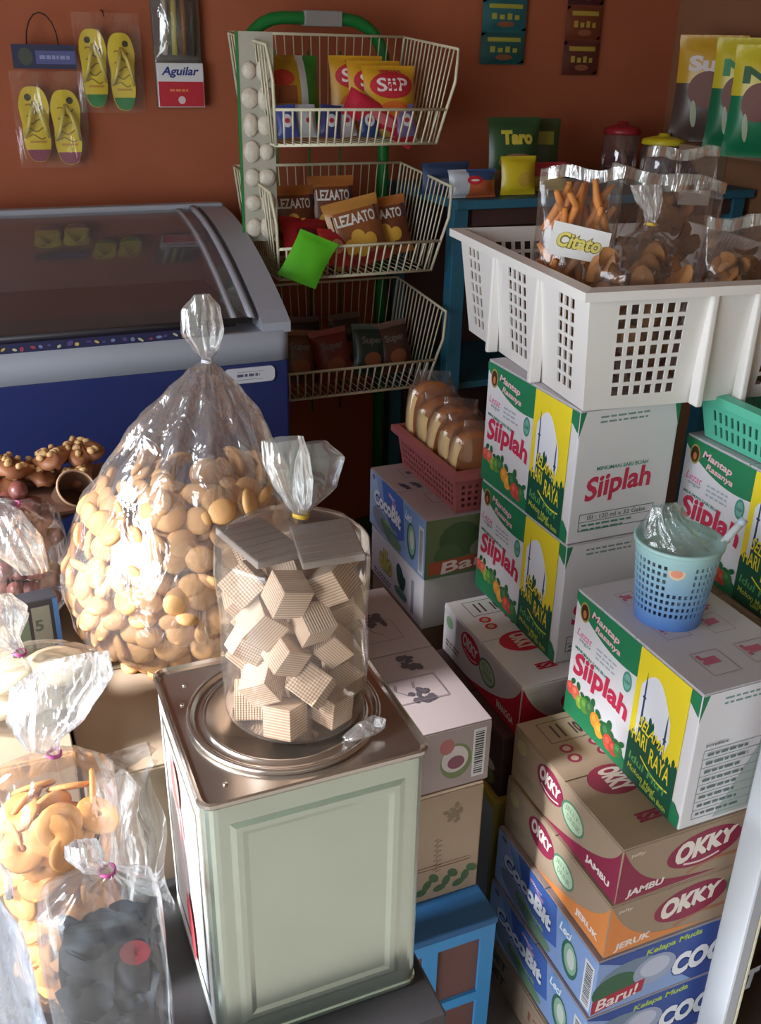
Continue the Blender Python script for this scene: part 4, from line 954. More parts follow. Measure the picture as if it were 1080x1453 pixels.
cell_wall(b, us, vs, lambda i, j: i in hs and j in rws and not (.60 < us[i] < .70 and vs[j] > .06), lambda u, v, k: ((.050+.013*v/.128-k)*math.cos(2*PI*u), (.050+.013*v/.128-k)*math.sin(2*PI*u), v), .0022, m); obj('wall', b, None, t)
b = MB(); b.lathe([(.0615, .124), (.0655, .126), (.066, .131), (.0635, .133), (.061, .130)], 40, m); obj('rim', b, None, t)
b = MB(); b.lathe([(.0, .0), (.05, .0), (.05, .003), (.0, .003)], 32, m); obj('floor', b, None, t)
a = Art(lambda u, v, o: ((.0605+o)*math.cos(u), (.0605+o)*math.sin(u), v), step=.0002); a.ell(4.05, .102, .20, .010, (226, 200, 170), n=16); a.ell(4.05, .102, .14, .006, (236, 150, 120), n=12); a.done('sticker', t)

# ------------------------------------------------------------------ clear bags
m_film = film('clear_film', haze=.05, gloss=.075, rough=.14, bscale=26., bump=.55)
m_film2 = film('crumpled_film', haze=.16, gloss=.20, rough=.16, bscale=34., bump=.9, stretch=(1, 1, .3))
m_film3 = film('smooth_film', haze=.05, gloss=.06, rough=.12, bscale=14., bump=.35)
def film_mesh(rings, seed, n=72, sub=5, sup=2.0, m=None, amp=1., neck=None):
    """rings: (z, rx, ry, fold, ox, oy)"""
    R = random.Random(seed); ks = [(R.choice((5, 7, 9, 11, 13, 17, 21)), R.uniform(0, 6.3), R.uniform(-1, 1), R.uniform(.4, 1)) for _ in range(7)]
    rr = []
    for i in range(len(rings)-1):
        A, B = rings[i], rings[i+1]
        for s in range(sub):
            k = s/sub; k2 = k*k*(3-2*k)*.5+k*.5
            rr.append([A[q]+(B[q]-A[q])*(k if q == 0 else k2) for q in range(6)])
    rr.append(list(rings[-1])); vs = []; fs = []
    for (z, rx, ry, fo, ox, oy) in rr:
        for j in range(n):
            a_ = 2*PI*j/n; c, s = math.cos(a_), math.sin(a_)
            q = (abs(c)**sup+abs(s)**sup)**(-1/sup)
            f = sum(w_*math.sin(k_*a_+ph+dr*z*30) for k_, ph, dr, w_ in ks)/4
            f2 = .5*math.sin(3*a_+z*40+seed)+.5*math.sin(2*a_-z*57+seed*2)
            e = 1+fo*f*amp+.018*f2
            vs.append((ox+c*q*rx*e, oy+s*q*ry*e, z))
    b = MB(); k = len(rr)
    for i in range(k-1):
        for j in range(n): fs.append((i*n+j, i*n+(j+1) % n, (i+1)*n+(j+1) % n, (i+1)*n+j))
    if neck is None: b.add(vs, fs, m, True); return b
    b.add(vs, [], m); b.mi(neck[1]); jit = [.03*math.sin(i*.9)+.02*math.sin(i*2.3) for i in range(n)]
    for q, f in enumerate(fs): b.f.append(list(f)); b.m.append(1 if vs[f[0]][2] > neck[0]+jit[q % n] else 0); b.sm.append(True)
    return b
def tied_bag(name, label, loc, rings, tie, tail, seed, fm, tail_m, band, sup=2.0, rotz=0., cat='bag', floor=True, neck=None):
    t = thing(name, label, cat, loc, (0, 0, rotz)); T_ = Vector(tie)
    R = [(z, rx, ry, fo, ox, oy) for z, rx, ry, fo, ox, oy in rings]+[(T_.z, .006, .006, .3, T_.x, T_.y)]
    if floor: R = [(R[0][0], R[0][1]*.05, R[0][2]*.05, 0, R[0][4], R[0][5])]+R
    obj('film', film_mesh(R, seed, m=fm, sup=sup, neck=neck), None, t)
    Q = [(T_.z, .006, .006, .3, T_.x, T_.y)]+tail
    obj('gathered_top', film_mesh(Q, seed+1, n=48, sub=6, m=tail_m), None, t)
    b = MB()
    for k in range(2): b.tube([(T_.x+.0072*math.cos(2*PI*i/14), T_.y+.0072*math.sin(2*PI*i/14), T_.z-.002+.0022*k+.001*math.sin(4*PI*i/14)) for i in range(14)], .0014, 5, band, closed=True)
    obj('rubber_band', b, None, t)
    return t
m_by = mat('yellow_band', (206, 170, 60), rough=.5); m_bp = mat('purple_band', (150, 60, 110), rough=.5)

def scatter(mesh_fn, n, place, name, label, cat, group, parts=None):
    me = None
    for k in range(n):
        loc, rot, scl = place(k)
        if me is None: me = mesh_fn()
        o = obj(name, me); o.location = loc; o.rotation_euler = rot; o.scale = scl; tag(o, label, cat, group)

# --- big sack of round cookies
CK = (.232, 1.275, .7415)
ck_r = [(0, .085), (.012, .135), (.05, .170), (.10, .180), (.16, .172), (.22, .156), (.275, .125), (.33, .09), (.38, .05), (.41, .024)]
tied_bag('cookie_sack', 'big clear tied sack of round tan cookies behind the tin', CK, [(z, r, r*.94, .015+.26*max(0, (z-.15)/.26)**1.6, .045*max(0, (z-.15)/.27), 0) for z, r in ck_r], (.048, 0, .425),
         [(.44, .017, .013, .25, .048, 0), (.465, .028, .012, .2, .045, 0), (.495, .025, .008, .2, .044, 0), (.515, .010, .004, .2, .046, 0)], 11, film('sack_film', haze=.12, gloss=.13, rough=.13, bscale=22., bump=.85, stretch=(1, 1, .4)), m_film2, mat('clear_band', (200, 200, 210), rough=.3), neck=(.285, film('sack_neck_film', haze=.22, gloss=.2, rough=.17, bscale=30., bump=1., stretch=(1, 1, .3))))
def rad_at(tab, z):
    for (a0, r0), (a1, r1) in zip(tab, tab[1:]):
        if a0 <= z <= a1: return r0+(r1-r0)*(z-a0)/(a1-a0)
    return tab[-1][1]
m_cook = mat('cookie_tan', (214, 164, 108), rough=.6, var=.12, scale=25., bump=.1)
def cookie_mesh():
    b = MB(); b.lathe([(0, -.003), (.018, -.003), (.0215, -.001), (.020, .0035), (.014, .007), (.007, .0085), (0, .009)], 14, m_cook); return b.mesh('cookie')
R1 = random.Random(21); spots = []
for lay, off in ((0, .014), (1, .042)):
    z = .014
    while z < .262:
        r = max(.03, rad_at(ck_r, z)-off); n = max(3, int(2*PI*r/(.036 if lay == 0 else .046)))
        for k in range(n): spots.append((z+R1.uniform(-.008, .008), 2*PI*(k+R1.random()*.6)/n+z*40, r+R1.uniform(-.006, .003)))
        z += .026 if lay == 0 else .034
for k in range(40): spots.append((.262+R1.uniform(-.01, .012), R1.uniform(0, 2*PI), .125*math.sqrt(R1.random())))
spots = sorted(spots, key=lambda s: (math.sin(s[1])*s[2]))[:299]
def pl(k):
    z, a_, r = spots[k]; d = Vector((math.cos(a_), math.sin(a_), R1.uniform(-.2, .9))) + Vector((R1.uniform(-.6, .6), R1.uniform(-.6, .6), R1.uniform(-.4, .5)))
    s = R1.uniform(.85, 1.12)
    return (CK[0]+r*math.cos(a_)+.045*max(0, (z-.15)/.27), CK[1]+r*.94*math.sin(a_), CK[2]+z), d.to_track_quat('Z', 'Y').to_euler(), (s, s*R1.uniform(.85, 1), s)
scatter(cookie_mesh, len(spots), pl, 'round_cookie', 'small domed tan cookie in the big clear sack', 'cookie', 'round cookies in the big sack')
b = MB(); b.grid(lambda u, v: (lambda z: (lambda r: (CK[0]+r*math.cos(2*PI*u), CK[1]+r*.94*math.sin(2*PI*u), CK[2]+z))(max(.001, (rad_at(ck_r, z)-.055)*(1+.06*math.sin(13*u*6.28+z*90))*(1 if v < .9 else (1-v)*10))))(.012+.225*v), 40, 14, mat('cookie_heap', (176, 128, 80), rough=.8, var=.3, scale=60., bump=.8), wrap=True)
o = obj('cookie_heap', b); o['kind'] = 'stuff'; tag(o, 'tan cookies in the middle of the big clear sack', 'cookies')

# --- wafer cubes in a cylindrical bag on the tin
WF = (.258, .832, .9085)
tied_bag('wafer_bag', 'clear round bag of wafer cubes standing on the tin lid', WF, [(z, r, r, f, 0, 0) for z, r, f in ((0, .066, 0), (.006, .076, .0), (.06, .0775, .012), (.12, .077, .012), (.17, .079, .012), (.196, .078, .01), (.208, .066, .05), (.218, .034, .14), (.224, .014, .2))], (.008, -.004, .228),
         [(.24, .012, .009, .3, .006, -.004), (.262, .018, .011, .3, .002, 0), (.285, .021, .011, .25, -.003, .003), (.306, .019, .007, .2, -.006, .004)], 31, m_film3, m_film2, m_by)
obj('loose_flap', film_mesh([(.226, .006, .005, .2, .012, 0), (.245, .022, .008, .2, .028, .012), (.272, .026, .006, .15, .036, .02), (.292, .014, .004, .2, .03, .02)], 35, n=40, m=film('smoky_film', haze=.10, gloss=.14, rough=.15, tint=(.9, .9, .92))), None, [o for o in bpy.data.objects if o.name.startswith('wafer_bag')][0])
obj('folded_edge', film_mesh([(.002, .002, .003, 0, .03, -.083), (.006, .022, .008, .2, .045, -.082), (.014, .016, .006, .2, .055, -.078), (.018, .004, .003, .2, .06, -.075)], 36, n=24, m=m_film2), None, [o for o in bpy.data.objects if o.name.startswith('wafer_bag')][0])
def wafer_mat():
    m = mat('wafer', (206, 178, 150), rough=.75); n = m.node_tree.nodes; L = m.node_tree.links; bs = n['Principled BSDF']
    tc = n.new('ShaderNodeTexCoord'); w1 = n.new('ShaderNodeTexWave'); w1.inputs['Scale'].default_value = 95; w1.bands_direction = 'Z'
    w2 = n.new('ShaderNodeTexWave'); w2.inputs['Scale'].default_value = 95; w2.bands_direction = 'X'
    L.new(tc.outputs['Object'], w1.inputs[0]); L.new(tc.outputs['Object'], w2.inputs[0])
    mx = n.new('ShaderNodeMix'); mx.data_type = 'RGBA'; mx.inputs[6].default_value = (*lin((176, 140, 112)), 1); mx.inputs[7].default_value = (*lin((222, 196, 170)), 1)
    L.new(w1.outputs['Fac'], mx.inputs[0]); L.new(mx.outputs[2], bs.inputs['Base Color'])
    bp = n.new('ShaderNodeBump'); bp.inputs['Strength'].default_value = .35; bp.inputs['Distance'].default_value = .002; L.new(w2.outputs['Fac'], bp.inputs['Height']); L.new(bp.outputs[0], bs.inputs['Normal'])
    return m
m_waf = wafer_mat()
def wafer_mesh():
    b = MB(); b.box(-.0185, .0185, -.0185, .0185, -.0185, .0185, m_waf, bev=.0012); return b.mesh('wafer_cube')
R2 = random.Random(4); wsp = []
for lay in range(5):
    for k in range(6): wsp.append((.051, 2*PI*k/6+lay*.55, .021+.036*lay+R2.uniform(-.004, .004)))
    wsp.append((.006, lay, .021+.036*lay))
def plw(k):
    r, a_, z = wsp[k]; lay = k//7
    e = (R2.uniform(-.25, .25), R2.uniform(-.25, .25), a_+R2.uniform(-.4, .4)) if lay == 0 else (R2.uniform(-.9, .9), R2.uniform(-.9, .9), R2.uniform(0, 6))
    s = .82+R2.uniform(0, .14); return (WF[0]+r*math.cos(a_), WF[1]+r*math.sin(a_), WF[2]+z), e, (s, s, s)
scatter(wafer_mesh, len(wsp), plw, 'wafer_cube', 'beige ridged wafer cube in the round bag on the tin', 'wafer', 'wafer cubes in the bag on the tin')
for k, (x, y, sx_, sy_, rz, ry) in enumerate(((-.03, .012, .044, .068, .25, .05), (.03, -.018, .05, .062, -.15, -.06))):
    b = MB(); b.box(-sx_/1.6, sx_/1.6, -sy_/1.6, sy_/1.6, -.004, .004, mat('grey_wafer', (150, 138, 130), rough=.7, var=.06, scale=20.), bev=.0015); o = obj('wafer_sheet', b)
    o.location = (WF[0]+x, WF[1]+y, WF[2]+.196+.003*k); o.rotation_euler = (.04, ry, rz); tag(o, '%s grey wafer sheet on top inside the wafer bag' % ('left' if k == 0 else 'right'), 'wafer', 'wafer sheets in the bag on the tin')
    b = MB()
    for q in range(6): b.box(-sx_/1.7, sx_/1.7, -sy_/1.8+sy_/4.8*q, -sy_/1.8+sy_/4.8*q+.002, .004, .0046, MATS['grey_wafer'])
    obj('ridges', b, None, o)

# ------------------------------------------------------------------ contents of the white basket
def in_wb(x, y, z):                          # basket coordinates -> shop
    c, s = math.cos(WBR), math.sin(WBR); return Vector((WBL[0]+x*c-y*s, WBL[1]+x*s+y*c, WBL[2]+z))
m_bagfilm = film('snack_bag_film', haze=.05, gloss=.06, rough=.16, bscale=30., bump=.5)
def sealed_bag(label, loc, rotz, wd, dp, ht, seal, seed, label_art=None, lean=0., roll=0.):
    """pillow bag of clear film closed by a flat crimped seal along the top"""
    t = thing('snack_bag', label, 'bag', loc, (lean, roll, rotz), 'sealed snack bags in the white basket')
    R = [(.002, wd*.03, dp*.03, 0, 0, 0), (.003, wd*.36, dp*.36, 0, 0, 0), (.03, wd*.48, dp*.48, .02, 0, 0), (ht*.45, wd*.5, dp*.5, .03, 0, 0), (ht*.72, wd*.49, dp*.36, .05, 0, 0), (ht*.93, wd*.5, dp*.10, .06, 0, 0), (ht, wd*.5, .003, .02, 0, 0)]
    obj('film', film_mesh(R, seed, n=56, sub=4, sup=2.6, m=m_bagfilm), None, t)
    b = MB(); b.grid(lambda u, v: ((u-.5)*wd, .003*math.sin(u*26+seed)+.004*math.sin(u*7), ht-.002+seal*v+.004*math.sin(u*9+seed)), 40, 4, m_film2)
    b.grid(lambda u, v: ((u-.5)*wd, -.004+.003*math.sin(u*31+seed), ht+seal-.003-.018*v+.004*math.sin(u*9+seed)), 40, 3, m_film2)
    obj('crimped_seal', b, None, t)
    if label_art:
        a = Art(lambda u, v, o: (u, -dp*.5-.006-o, v), step=.0003); label_art(a); a.done('paper_label', t)
    return t
R3 = random.Random(77)
m_stick = mat('orange_stick', (206, 132, 66), rough=.65, var=.2, scale=30., bump=.2)
def stick_mesh():
    b = MB(); b.tube([(0, 0, -.045), (.003, .002, -.015), (-.001, .003, .015), (.004, 0, .045)], [.005, .007, .0068, .0045], 7, m_stick); return b.mesh('stick')
A0 = Vector((.942, 1.41, 1.10))
sealed_bag('clear bag of orange snack sticks with a white paper label in the white basket', A0, WBR-.35, .135, .09, .27, .02, 5,
           lambda a: (a.poly([(-.05, .158), (.045, .143), (.05, .193), (-.043, .211)], (226, 224, 222)), a.text('Citato', 0, .177, .075, .026, (120, 110, 40), .09, rot=-.17, shear=.15), a.text('Citato', 0, .1775, .073, .024, (222, 206, 110), .03, rot=-.17, shear=.15)))
def pls(k):
    lay = k//10; x = R3.uniform(-.042, .042); y = R3.uniform(-.024, .024); c, s = math.cos(WBR-.35), math.sin(WBR-.35)
    z = .05+.046*lay+R3.uniform(-.012, .012)
    return (A0.x+x*c-y*s, A0.y+x*s+y*c, A0.z+min(z, .225)), (R3.uniform(-.7, .7), R3.uniform(-.7, .7), R3.uniform(0, 6)), (1, 1, R3.uniform(.8, 1.1))
scatter(stick_mesh, 50, pls, 'snack_stick', 'orange brown snack stick in the labelled bag', 'snack', 'snack sticks in the labelled bag')
m_chip = mat('brown_cracker', (176, 122, 74), rough=.6, var=.22, scale=26., bump=.15)
def chip_mesh():
    b = MB(); b.grid(lambda u, v: (math.cos(2*PI*u)*v*.021, math.sin(2*PI*u)*v*.017, .006*v*v*math.cos(4*PI*u)+.0015), 12, 3, m_chip, wrap=True)
    b.grid(lambda u, v: (math.cos(-2*PI*u)*v*.021, math.sin(-2*PI*u)*v*.017, .006*v*v*math.cos(4*PI*u)-.0015), 12, 3, m_chip, wrap=True); return b.mesh('cracker')
def crackers(origin, rotz, wd, dp, z0, z1, n, label, group, sx=1.):
    def p(k):
        x = R3.uniform(-.5, .5)*wd*.82; y = R3.uniform(-.5, .5)*dp*.8; c, s = math.cos(rotz), math.sin(rotz); z = z0+(z1-z0)*((k+.5)/n)+R3.uniform(-.005, .005)
        return (origin.x+x*c-y*s, origin.y+x*s+y*c, origin.z+z), (R3.uniform(-1.2, 1.2), R3.uniform(-1.2, 1.2), R3.uniform(0, 6)), (sx*R3.uniform(.85, 1.15),)*3
    scatter(chip_mesh, n, p, 'cracker', label, 'cracker', group)
B0 = Vector((.995, 1.29, 1.056))
tied_bag('snack_bag', 'clear tied bag of brown crackers at the front of the white basket', B0, [(0, .07, .05, 0, 0, 0), (.02, .085, .056, .02, 0, 0), (.12, .088, .056, .03, 0, 0), (.19, .082, .05, .05, 0, 0), (.23, .045, .03, .12, 0, 0)], (0.01, .01, .257),
         [(.27, .010, .008, .3, .01, .01), (.295, .020, .010, .3, .0, .012), (.315, .024, .006, .2, -.006, .015)], 52, m_bagfilm, m_film2, m_by, rotz=WBR)
crackers(B0, WBR, .155, .095, .02, .205, 64, 'brown curled cracker in the tied bag at the basket front', 'crackers in the tied bag')
C0 = Vector((1.175, 1.262, 1.056))
sealed_bag('clear sealed bag of brown crackers at the right front of the white basket', C0, WBR, .165, .10, .25, .02, 9)
crackers(C0, WBR, .15, .09, .02, .205, 62, 'brown curled cracker in the right front sealed bag', 'crackers in the right front bag')
D0 = Vector((1.11, 1.45, 1.075))
sealed_bag('clear sealed bag with a long silvery seal in the middle of the white basket', D0, WBR-.1, .22, .11, .27, .03, 14, roll=.12)
crackers(D0, WBR, .19, .09, .02, .19, 42, 'brown curled cracker in the middle bag of the basket', 'crackers in the middle bag')
E0 = Vector((1.235, 1.53, 1.056))
sealed_bag('clear sealed bag with a small white label at the back of the white basket', E0, WBR, .15, .09, .33, .02, 19, lambda a: a.poly([(-.03, .255), (.035, .252), (.035, .278), (-.03, .281)], (206, 204, 200)))
crackers(E0, WBR, .13, .075, .02, .27, 44, 'brown curled cracker in the rear bag of the basket', 'crackers in the rear bag', 1.1)
G0 = in_wb(.13, .38, .006)
crackers(G0, WBR, .2, .16, .008, .10, 26, 'loose brown cracker at the bottom back of the white basket', 'loose crackers in the white basket', 1.1)

# ------------------------------------------------------------------ bread in the rose basket
m_crust = mat('bread_crust', (178, 108, 52), rough=.5, var=.22, scale=14.); m_crumb = mat('bread_crumb', (228, 196, 140), rough=.8, var=.08, scale=40., bump=.2)
def bread_mesh():
    b = MB(); out = []
    for i in range(40):
        a_ = 2*PI*i/40; x = math.cos(a_); z = math.sin(a_); out.append((.046*math.copysign(abs(x)**.7, x), .058*math.copysign(abs(z)**.8, z)))
    n = len(out); rings = [(-.017, .86), (-.013, 1.0), (.013, 1.0), (.017, .86)]
    vs = [(x*s, y, z*s) for y, s in rings for x, z in out]; fs = []
    for i in range(3):
        for k in range(n): fs.append((i*n+k, i*n+(k+1) % n, (i+1)*n+(k+1) % n, (i+1)*n+k))
    b.add(vs, [f for f in fs if vs[f[0]][0] < -.034], m_crumb, True); b.add(vs, [f for f in fs if vs[f[0]][0] >= -.034], m_crust, True); b.add(vs[:n], [tuple(range(n))[::-1]], m_crust); b.add(vs[3*n:], [tuple(range(n))], m_crust); return b.mesh('bread')
brd = None
for k in range(5):
    nm = ('rearmost', 'second from the back', 'middle', 'second from the front', 'frontmost')[k]
    t = thing('bread_slice', '%s wrapped bread slice in the dusty rose basket' % nm, 'bread', (.879+.004*(k % 2), 1.80-.052*k, .818-.006*k), (-.16+.09*(k % 3), (.08, -.1, .14, -.04, .1)[k], -.2+.22*(k % 2)), 'bread slices in the rose basket')
    t.scale = (1.15, 1.15, (1.34, 1.16, 1.22, 1.1, 1.16)[k])
    if brd is None: brd = bread_mesh()
    o = obj('loaf', brd, None, t); o.location = (0, 0, .012)
    obj('wrapper', film_mesh([(-.05, .02, .012, 0, 0, 0), (-.045, .047, .021, .02, 0, 0), (.02, .05, .022, .03, 0, 0), (.06, .046, .02, .04, 0, 0), (.075, .03, .008, .15, 0, 0), (.088, .03, .002, .1, 0, 0)], 60+k, n=36, sub=3, sup=2.6, m=m_bagfilm), None, t)

# ------------------------------------------------------------------ cup contents, turquoise basket contents
t = thing('plastic_bag', 'crumpled clear bag stuffed in the blue pierced cup', 'bag', (CUP[0], CUP[1], CUP[2]+.004))
obj('film', film_mesh([(.0, .02, .02, .1, 0, 0), (.03, .04, .04, .14, 0, 0), (.10, .052, .05, .18, 0, 0), (.125, .05, .046, .3, -.004, 0), (.142, .038, .030, .42, -.012, .008), (.16, .026, .014, .5, -.02, .012), (.178, .020, .006, .5, -.024, .014)], 71, n=60, sub=5, m=film('hazy_film', haze=.12, gloss=.12, rough=.18, bscale=40., bump=1.)), None, t)
t = thing('drinking_straw', 'pale blue straw leaning out of the pierced cup', 'straw', (CUP[0], CUP[1], CUP[2]))
b = MB(); b.tube([(.0, -.02, .02), (.055, -.028, .125), (.085, -.032, .162)], .006, 10, mat('straw_plastic', (206, 216, 222), rough=.4)); obj('tube', b, None, t)
b = MB(); b.tube([(.079, -.0312, .154), (.0851, -.0321, .1622)], .0064, 10, mat('straw_tip', (170, 186, 200), rough=.4)); obj('tip', b, None, t)
T0 = Vector((1.198, 1.083, .982))
tied_bag('snack_bag', 'clear bag of brown crackers lying in the turquoise basket', T0, [(0, .06, .07, 0, 0, 0), (.02, .068, .078, .02, 0, 0), (.09, .070, .078, .03, 0, 0), (.125, .05, .055, .08, 0, 0)], (0, -.02, .15),
         [(.165, .015, .01, .3, 0, -.02), (.19, .025, .01, .3, 0, -.02)], 81, m_bagfilm, m_film2, m_by)
crackers(T0, 0, .13, .14, .012, .125, 52, 'brown cracker in the turquoise basket bag', 'crackers in the turquoise basket', 1.05)

# ------------------------------------------------------------------ snack bags on the left
BZ = .5685
def px_bag(px, py, Y): return P(px, py, Y=Y)
# dark sheets, nearest
tieD = P(152, 1232, Y=.715); cD = Vector((P(150, 1350, Y=.715).x, .715, BZ)); hD = tieD.z-BZ
tied_bag('sheet_bag', 'clear purple tied bag of dark sheets in front of the tin', cD, [(0, .045, .034, 0, 0, 0), (.01, .056, .040, 0, 0, 0), (hD*.4, .057, .040, .02, 0, 0), (hD-.055, .057, .040, .03, 0, 0), (hD-.03, .054, .036, .06, 0, 0), (hD-.012, .028, .018, .16, 0, 0)], (tieD.x-cD.x, 0, hD),
         [(hD+.008, .010, .008, .3, -.003, 0), (hD+.022, .015, .010, .3, -.005, 0), (hD+.036, .013, .006, .3, -.006, 0)], 91, m_film3, m_film2, m_bp, sup=3.2, rotz=-.2)
m_sheet = mat('dark_sheet', (46, 52, 60), rough=.32, var=.35, scale=22., bump=.4)
R8 = random.Random(17)
for k in range(26):
    b = MB(); ws, hs_, ph = R8.uniform(.036, .05), R8.uniform(.06, .08), R8.uniform(0, 6)
    wav = lambda u, v: .005*math.sin(5*u+ph)*math.sin(4*v+ph*2)+.0025*math.sin(11*v+6*u+ph)
    for sg in (0, 1): b.grid(lambda u, v: (((u if sg == 0 else 1-u)-.5)*ws*(1-.2*v*math.sin(3*v+ph)), wav(u if sg == 0 else 1-u, v)+.002*sg, (v-.5)*hs_*(1+.08*math.sin(7*u+ph))), 10, 12, m_sheet)
    row = k//6; col_ = k % 6
    o = obj('dark_sheet', b); o.location = (cD.x-.018+.036*(col_ % 2)+R8.uniform(-.004, .004), cD.y-.017+.017*(col_//2), BZ+.05+row*(hD-.12)/4); o.rotation_euler = (R8.uniform(-.2, .2), R8.uniform(-.3, .3), -.2+R8.uniform(-.35, .35)); tag(o, 'dark green grey crisp sheet in the purple tied bag', 'snack sheet', 'dark sheets in the purple tied bag')
zr = P(205, 1350, Y=.67)
b = MB(); b.grid(lambda u, v: (.032+.014*math.cos(2*PI*u)*v, -.037-.001*math.sin(3*u), zr.z-BZ+.016*math.sin(2*PI*u)*v), 20, 3, mat('red_bag_print', (116, 52, 58), rough=.5), wrap=True)
obj('red_print', b, None, [o for o in bpy.data.objects if o.name.startswith('sheet_bag')][0])
# ring cookies
tieR = P(76, 1068, Y=.86); cR = Vector((P(82, 1200, Y=.86).x, .86, BZ)); hR = tieR.z-BZ
tied_bag('ring_cookie_bag', 'clear tied bag of round cookies with holes left of the tin', cR, [(0, .045, .04, 0, 0, 0), (.012, .06, .052, 0, 0, 0), (hR*.5, .068, .056, .02, 0, 0), (hR-.07, .07, .056, .03, 0, 0), (hR-.035, .066, .05, .08, 0, 0), (hR-.014, .036, .026, .2, 0, 0)], (tieR.x-cR.x, 0, hR),
         [(hR+.015, .016, .012, .35, .0, 0), (hR+.04, .036, .018, .35, .012, .004), (hR+.075, .046, .014, .3, .03, .01), (hR+.10, .03, .006, .3, .045, .012)], 101, m_film, m_film2, m_bp, sup=2.4)
m_ring = mat('ring_cookie', (196, 138, 76), rough=.65, var=.25, scale=60., bump=.3); m_hole = mat('cookie_cream', (110, 76, 56), rough=.7)
def ring_mesh():
    b = MB(); b.lathe([(.003, -.0025), (.021, -.0025), (.0245, 0), (.022, .003), (.012, .0042), (.004, .0036), (.003, -.0025)], 18, m_ring); return b.mesh('ring_cookie')
R5 = random.Random(8); rs = []
for lay in range(9):
    for k in range(9): rs.append((.044+R5.uniform(-.012, .006), 2*PI*k/9+lay*.9+R5.uniform(-.3, .3), .03+lay*(hR-.1)/8.3+R5.uniform(-.012, .012)))
    rs.append((.01, lay, .03+lay*(hR-.1)/8.3))
def plr(k):
    r, a_, z = rs[k]; d = Vector((math.cos(a_), math.sin(a_), R5.uniform(-.4, 1.2)))+Vector((R5.uniform(-.6, .6), R5.uniform(-.6, .6), 0))
    return (cR.x+r*math.cos(a_), cR.y+r*.85*math.sin(a_), BZ+z), d.to_track_quat('Z', 'Y').to_euler(), (1, 1, 1)
scatter(ring_mesh, len(rs), plr, 'ring_cookie', 'round golden cookie with a centre hole in the tied bag', 'cookie', 'ring cookies in the tied bag')
# pale flat cakes behind
cP = Vector((P(45, 985, Y=1.10).x, 1.10, .7915)); tieP = P(28, 925, Y=1.09); hP = tieP.z-.7915
tied_bag('cake_bag', 'clear bag of pale round cakes behind the ring cookie bag', cP, [(0, .06, .05, 0, 0, 0), (.01, .085, .07, 0, 0, 0), (hP*.5, .092, .075, .02, 0, 0), (hP-.03, .08, .06, .08, 0, 0), (hP-.012, .045, .03, .2, 0, 0)], (tieP.x-cP.x, -.01, hP),
         [(hP+.015, .016, .012, .35, -.02, 0), (hP+.05, .04, .02, .35, -.03, 0), (hP+.075, .03, .01, .3, -.035, 0)], 111, m_film, m_film2, m_bp)
m_cake = mat('pale_cake', (206, 190, 160), rough=.7, var=.08, scale=20.)
def cake_mesh():
    b = MB(); b.lathe([(0, -.008), (.036, -.008), (.042, -.002), (.040, .006), (.030, .011), (0, .013)], 20, m_cake); return b.mesh('cake')
cks = [(-.04, .0), (.04, .0), (0, .045), (0, -.045), (.0, .0), (.03, .03), (-.03, -.03), (.04, -.03)]
scatter(cake_mesh, 8, lambda k: ((cP.x+cks[k][0]*.9, cP.y+cks[k][1]*.5, .7915+.014+.022*(k//3)), (.15*((k % 3)-1), .2*((k % 2)-.5), k), (1, 1, 1)), 'pale_cake', 'pale round flat cake in the bag behind the ring cookies', 'cake', 'pale cakes in the clear bag')
# dark striped packet
p_ = P(62, 925, Y=1.22)
pk = thing('dark_box', 'dark striped box with blue edge standing behind the pale cakes', 'box', (p_.x-.04, 1.215, .7915), (0, 0, .1)); pk.scale = (.8, 1, .72)
b = MB(); b.box(0, .085, 0, .03, 0, .115, mat('black_card', (46, 44, 50), rough=.5), bev=.003); obj('body', b, None, pk)
a = Art(lambda u, v, o: (u, -o, v)); a.rect(.012, .01, .034, .1, (96, 110, 92)); a.rect(.04, .01, .07, .1, (120, 120, 108)); a.text('5', .05, .06, .014, .024, (70, 80, 70), .03); a.rect(.076, .004, .084, .112, (60, 104, 160)); a.done('striped_print', pk)
# dark red sweets bag with bright knot
cS = Vector((P(22, 800, Y=1.36).x, 1.36, .7915)); tieS = P(20, 715, Y=1.30); hS = tieS.z-.7915
tied_bag('sweets_bag', 'clear tied bag of dark red sweets at the left edge', cS, [(0, .06, .06, 0, 0, 0), (.012, .068, .07, 0, 0, 0), (hS*.45, .078, .078, .02, 0, 0), (hS-.05, .07, .065, .08, 0, 0), (hS-.018, .045, .035, .2, -.01, -.03)], (tieS.x-cS.x, tieS.y-cS.y, hS),
         [(hS+.012, .012, .01, .35, -.02, -.06), (hS+.0, .026, .016, .35, -.01, -.085), (hS-.04, .034, .014, .3, .004, -.10), (hS-.085, .018, .008, .3, .022, -.105)], 121, m_film, m_film2, m_bp)
m_sw = mat('dark_red_sweet', (112, 62, 56), rough=.4, var=.3, scale=20.)
def sweet_mesh():
    b = MB(); b.lathe([(0, -.014), (.010, -.012), (.014, 0), (.010, .012), (0, .014)], 10, m_sw); return b.mesh('sweet')
R6 = random.Random(3)
scatter(sweet_mesh, 60, lambda k: ((cS.x+.058*math.cos(k*2.4)*math.sqrt(((k*7) % 20+.5)/20), cS.y+.056*math.sin(k*2.4)*math.sqrt(((k*7) % 20+.5)/20), .7915+.02+.022*(k//8)), (k, k*.6, 0), (1, 1, 1.1)), 'red_sweet', 'dark red oval sweet in the bag at the left edge', 'sweet', 'dark red sweets at the left edge')
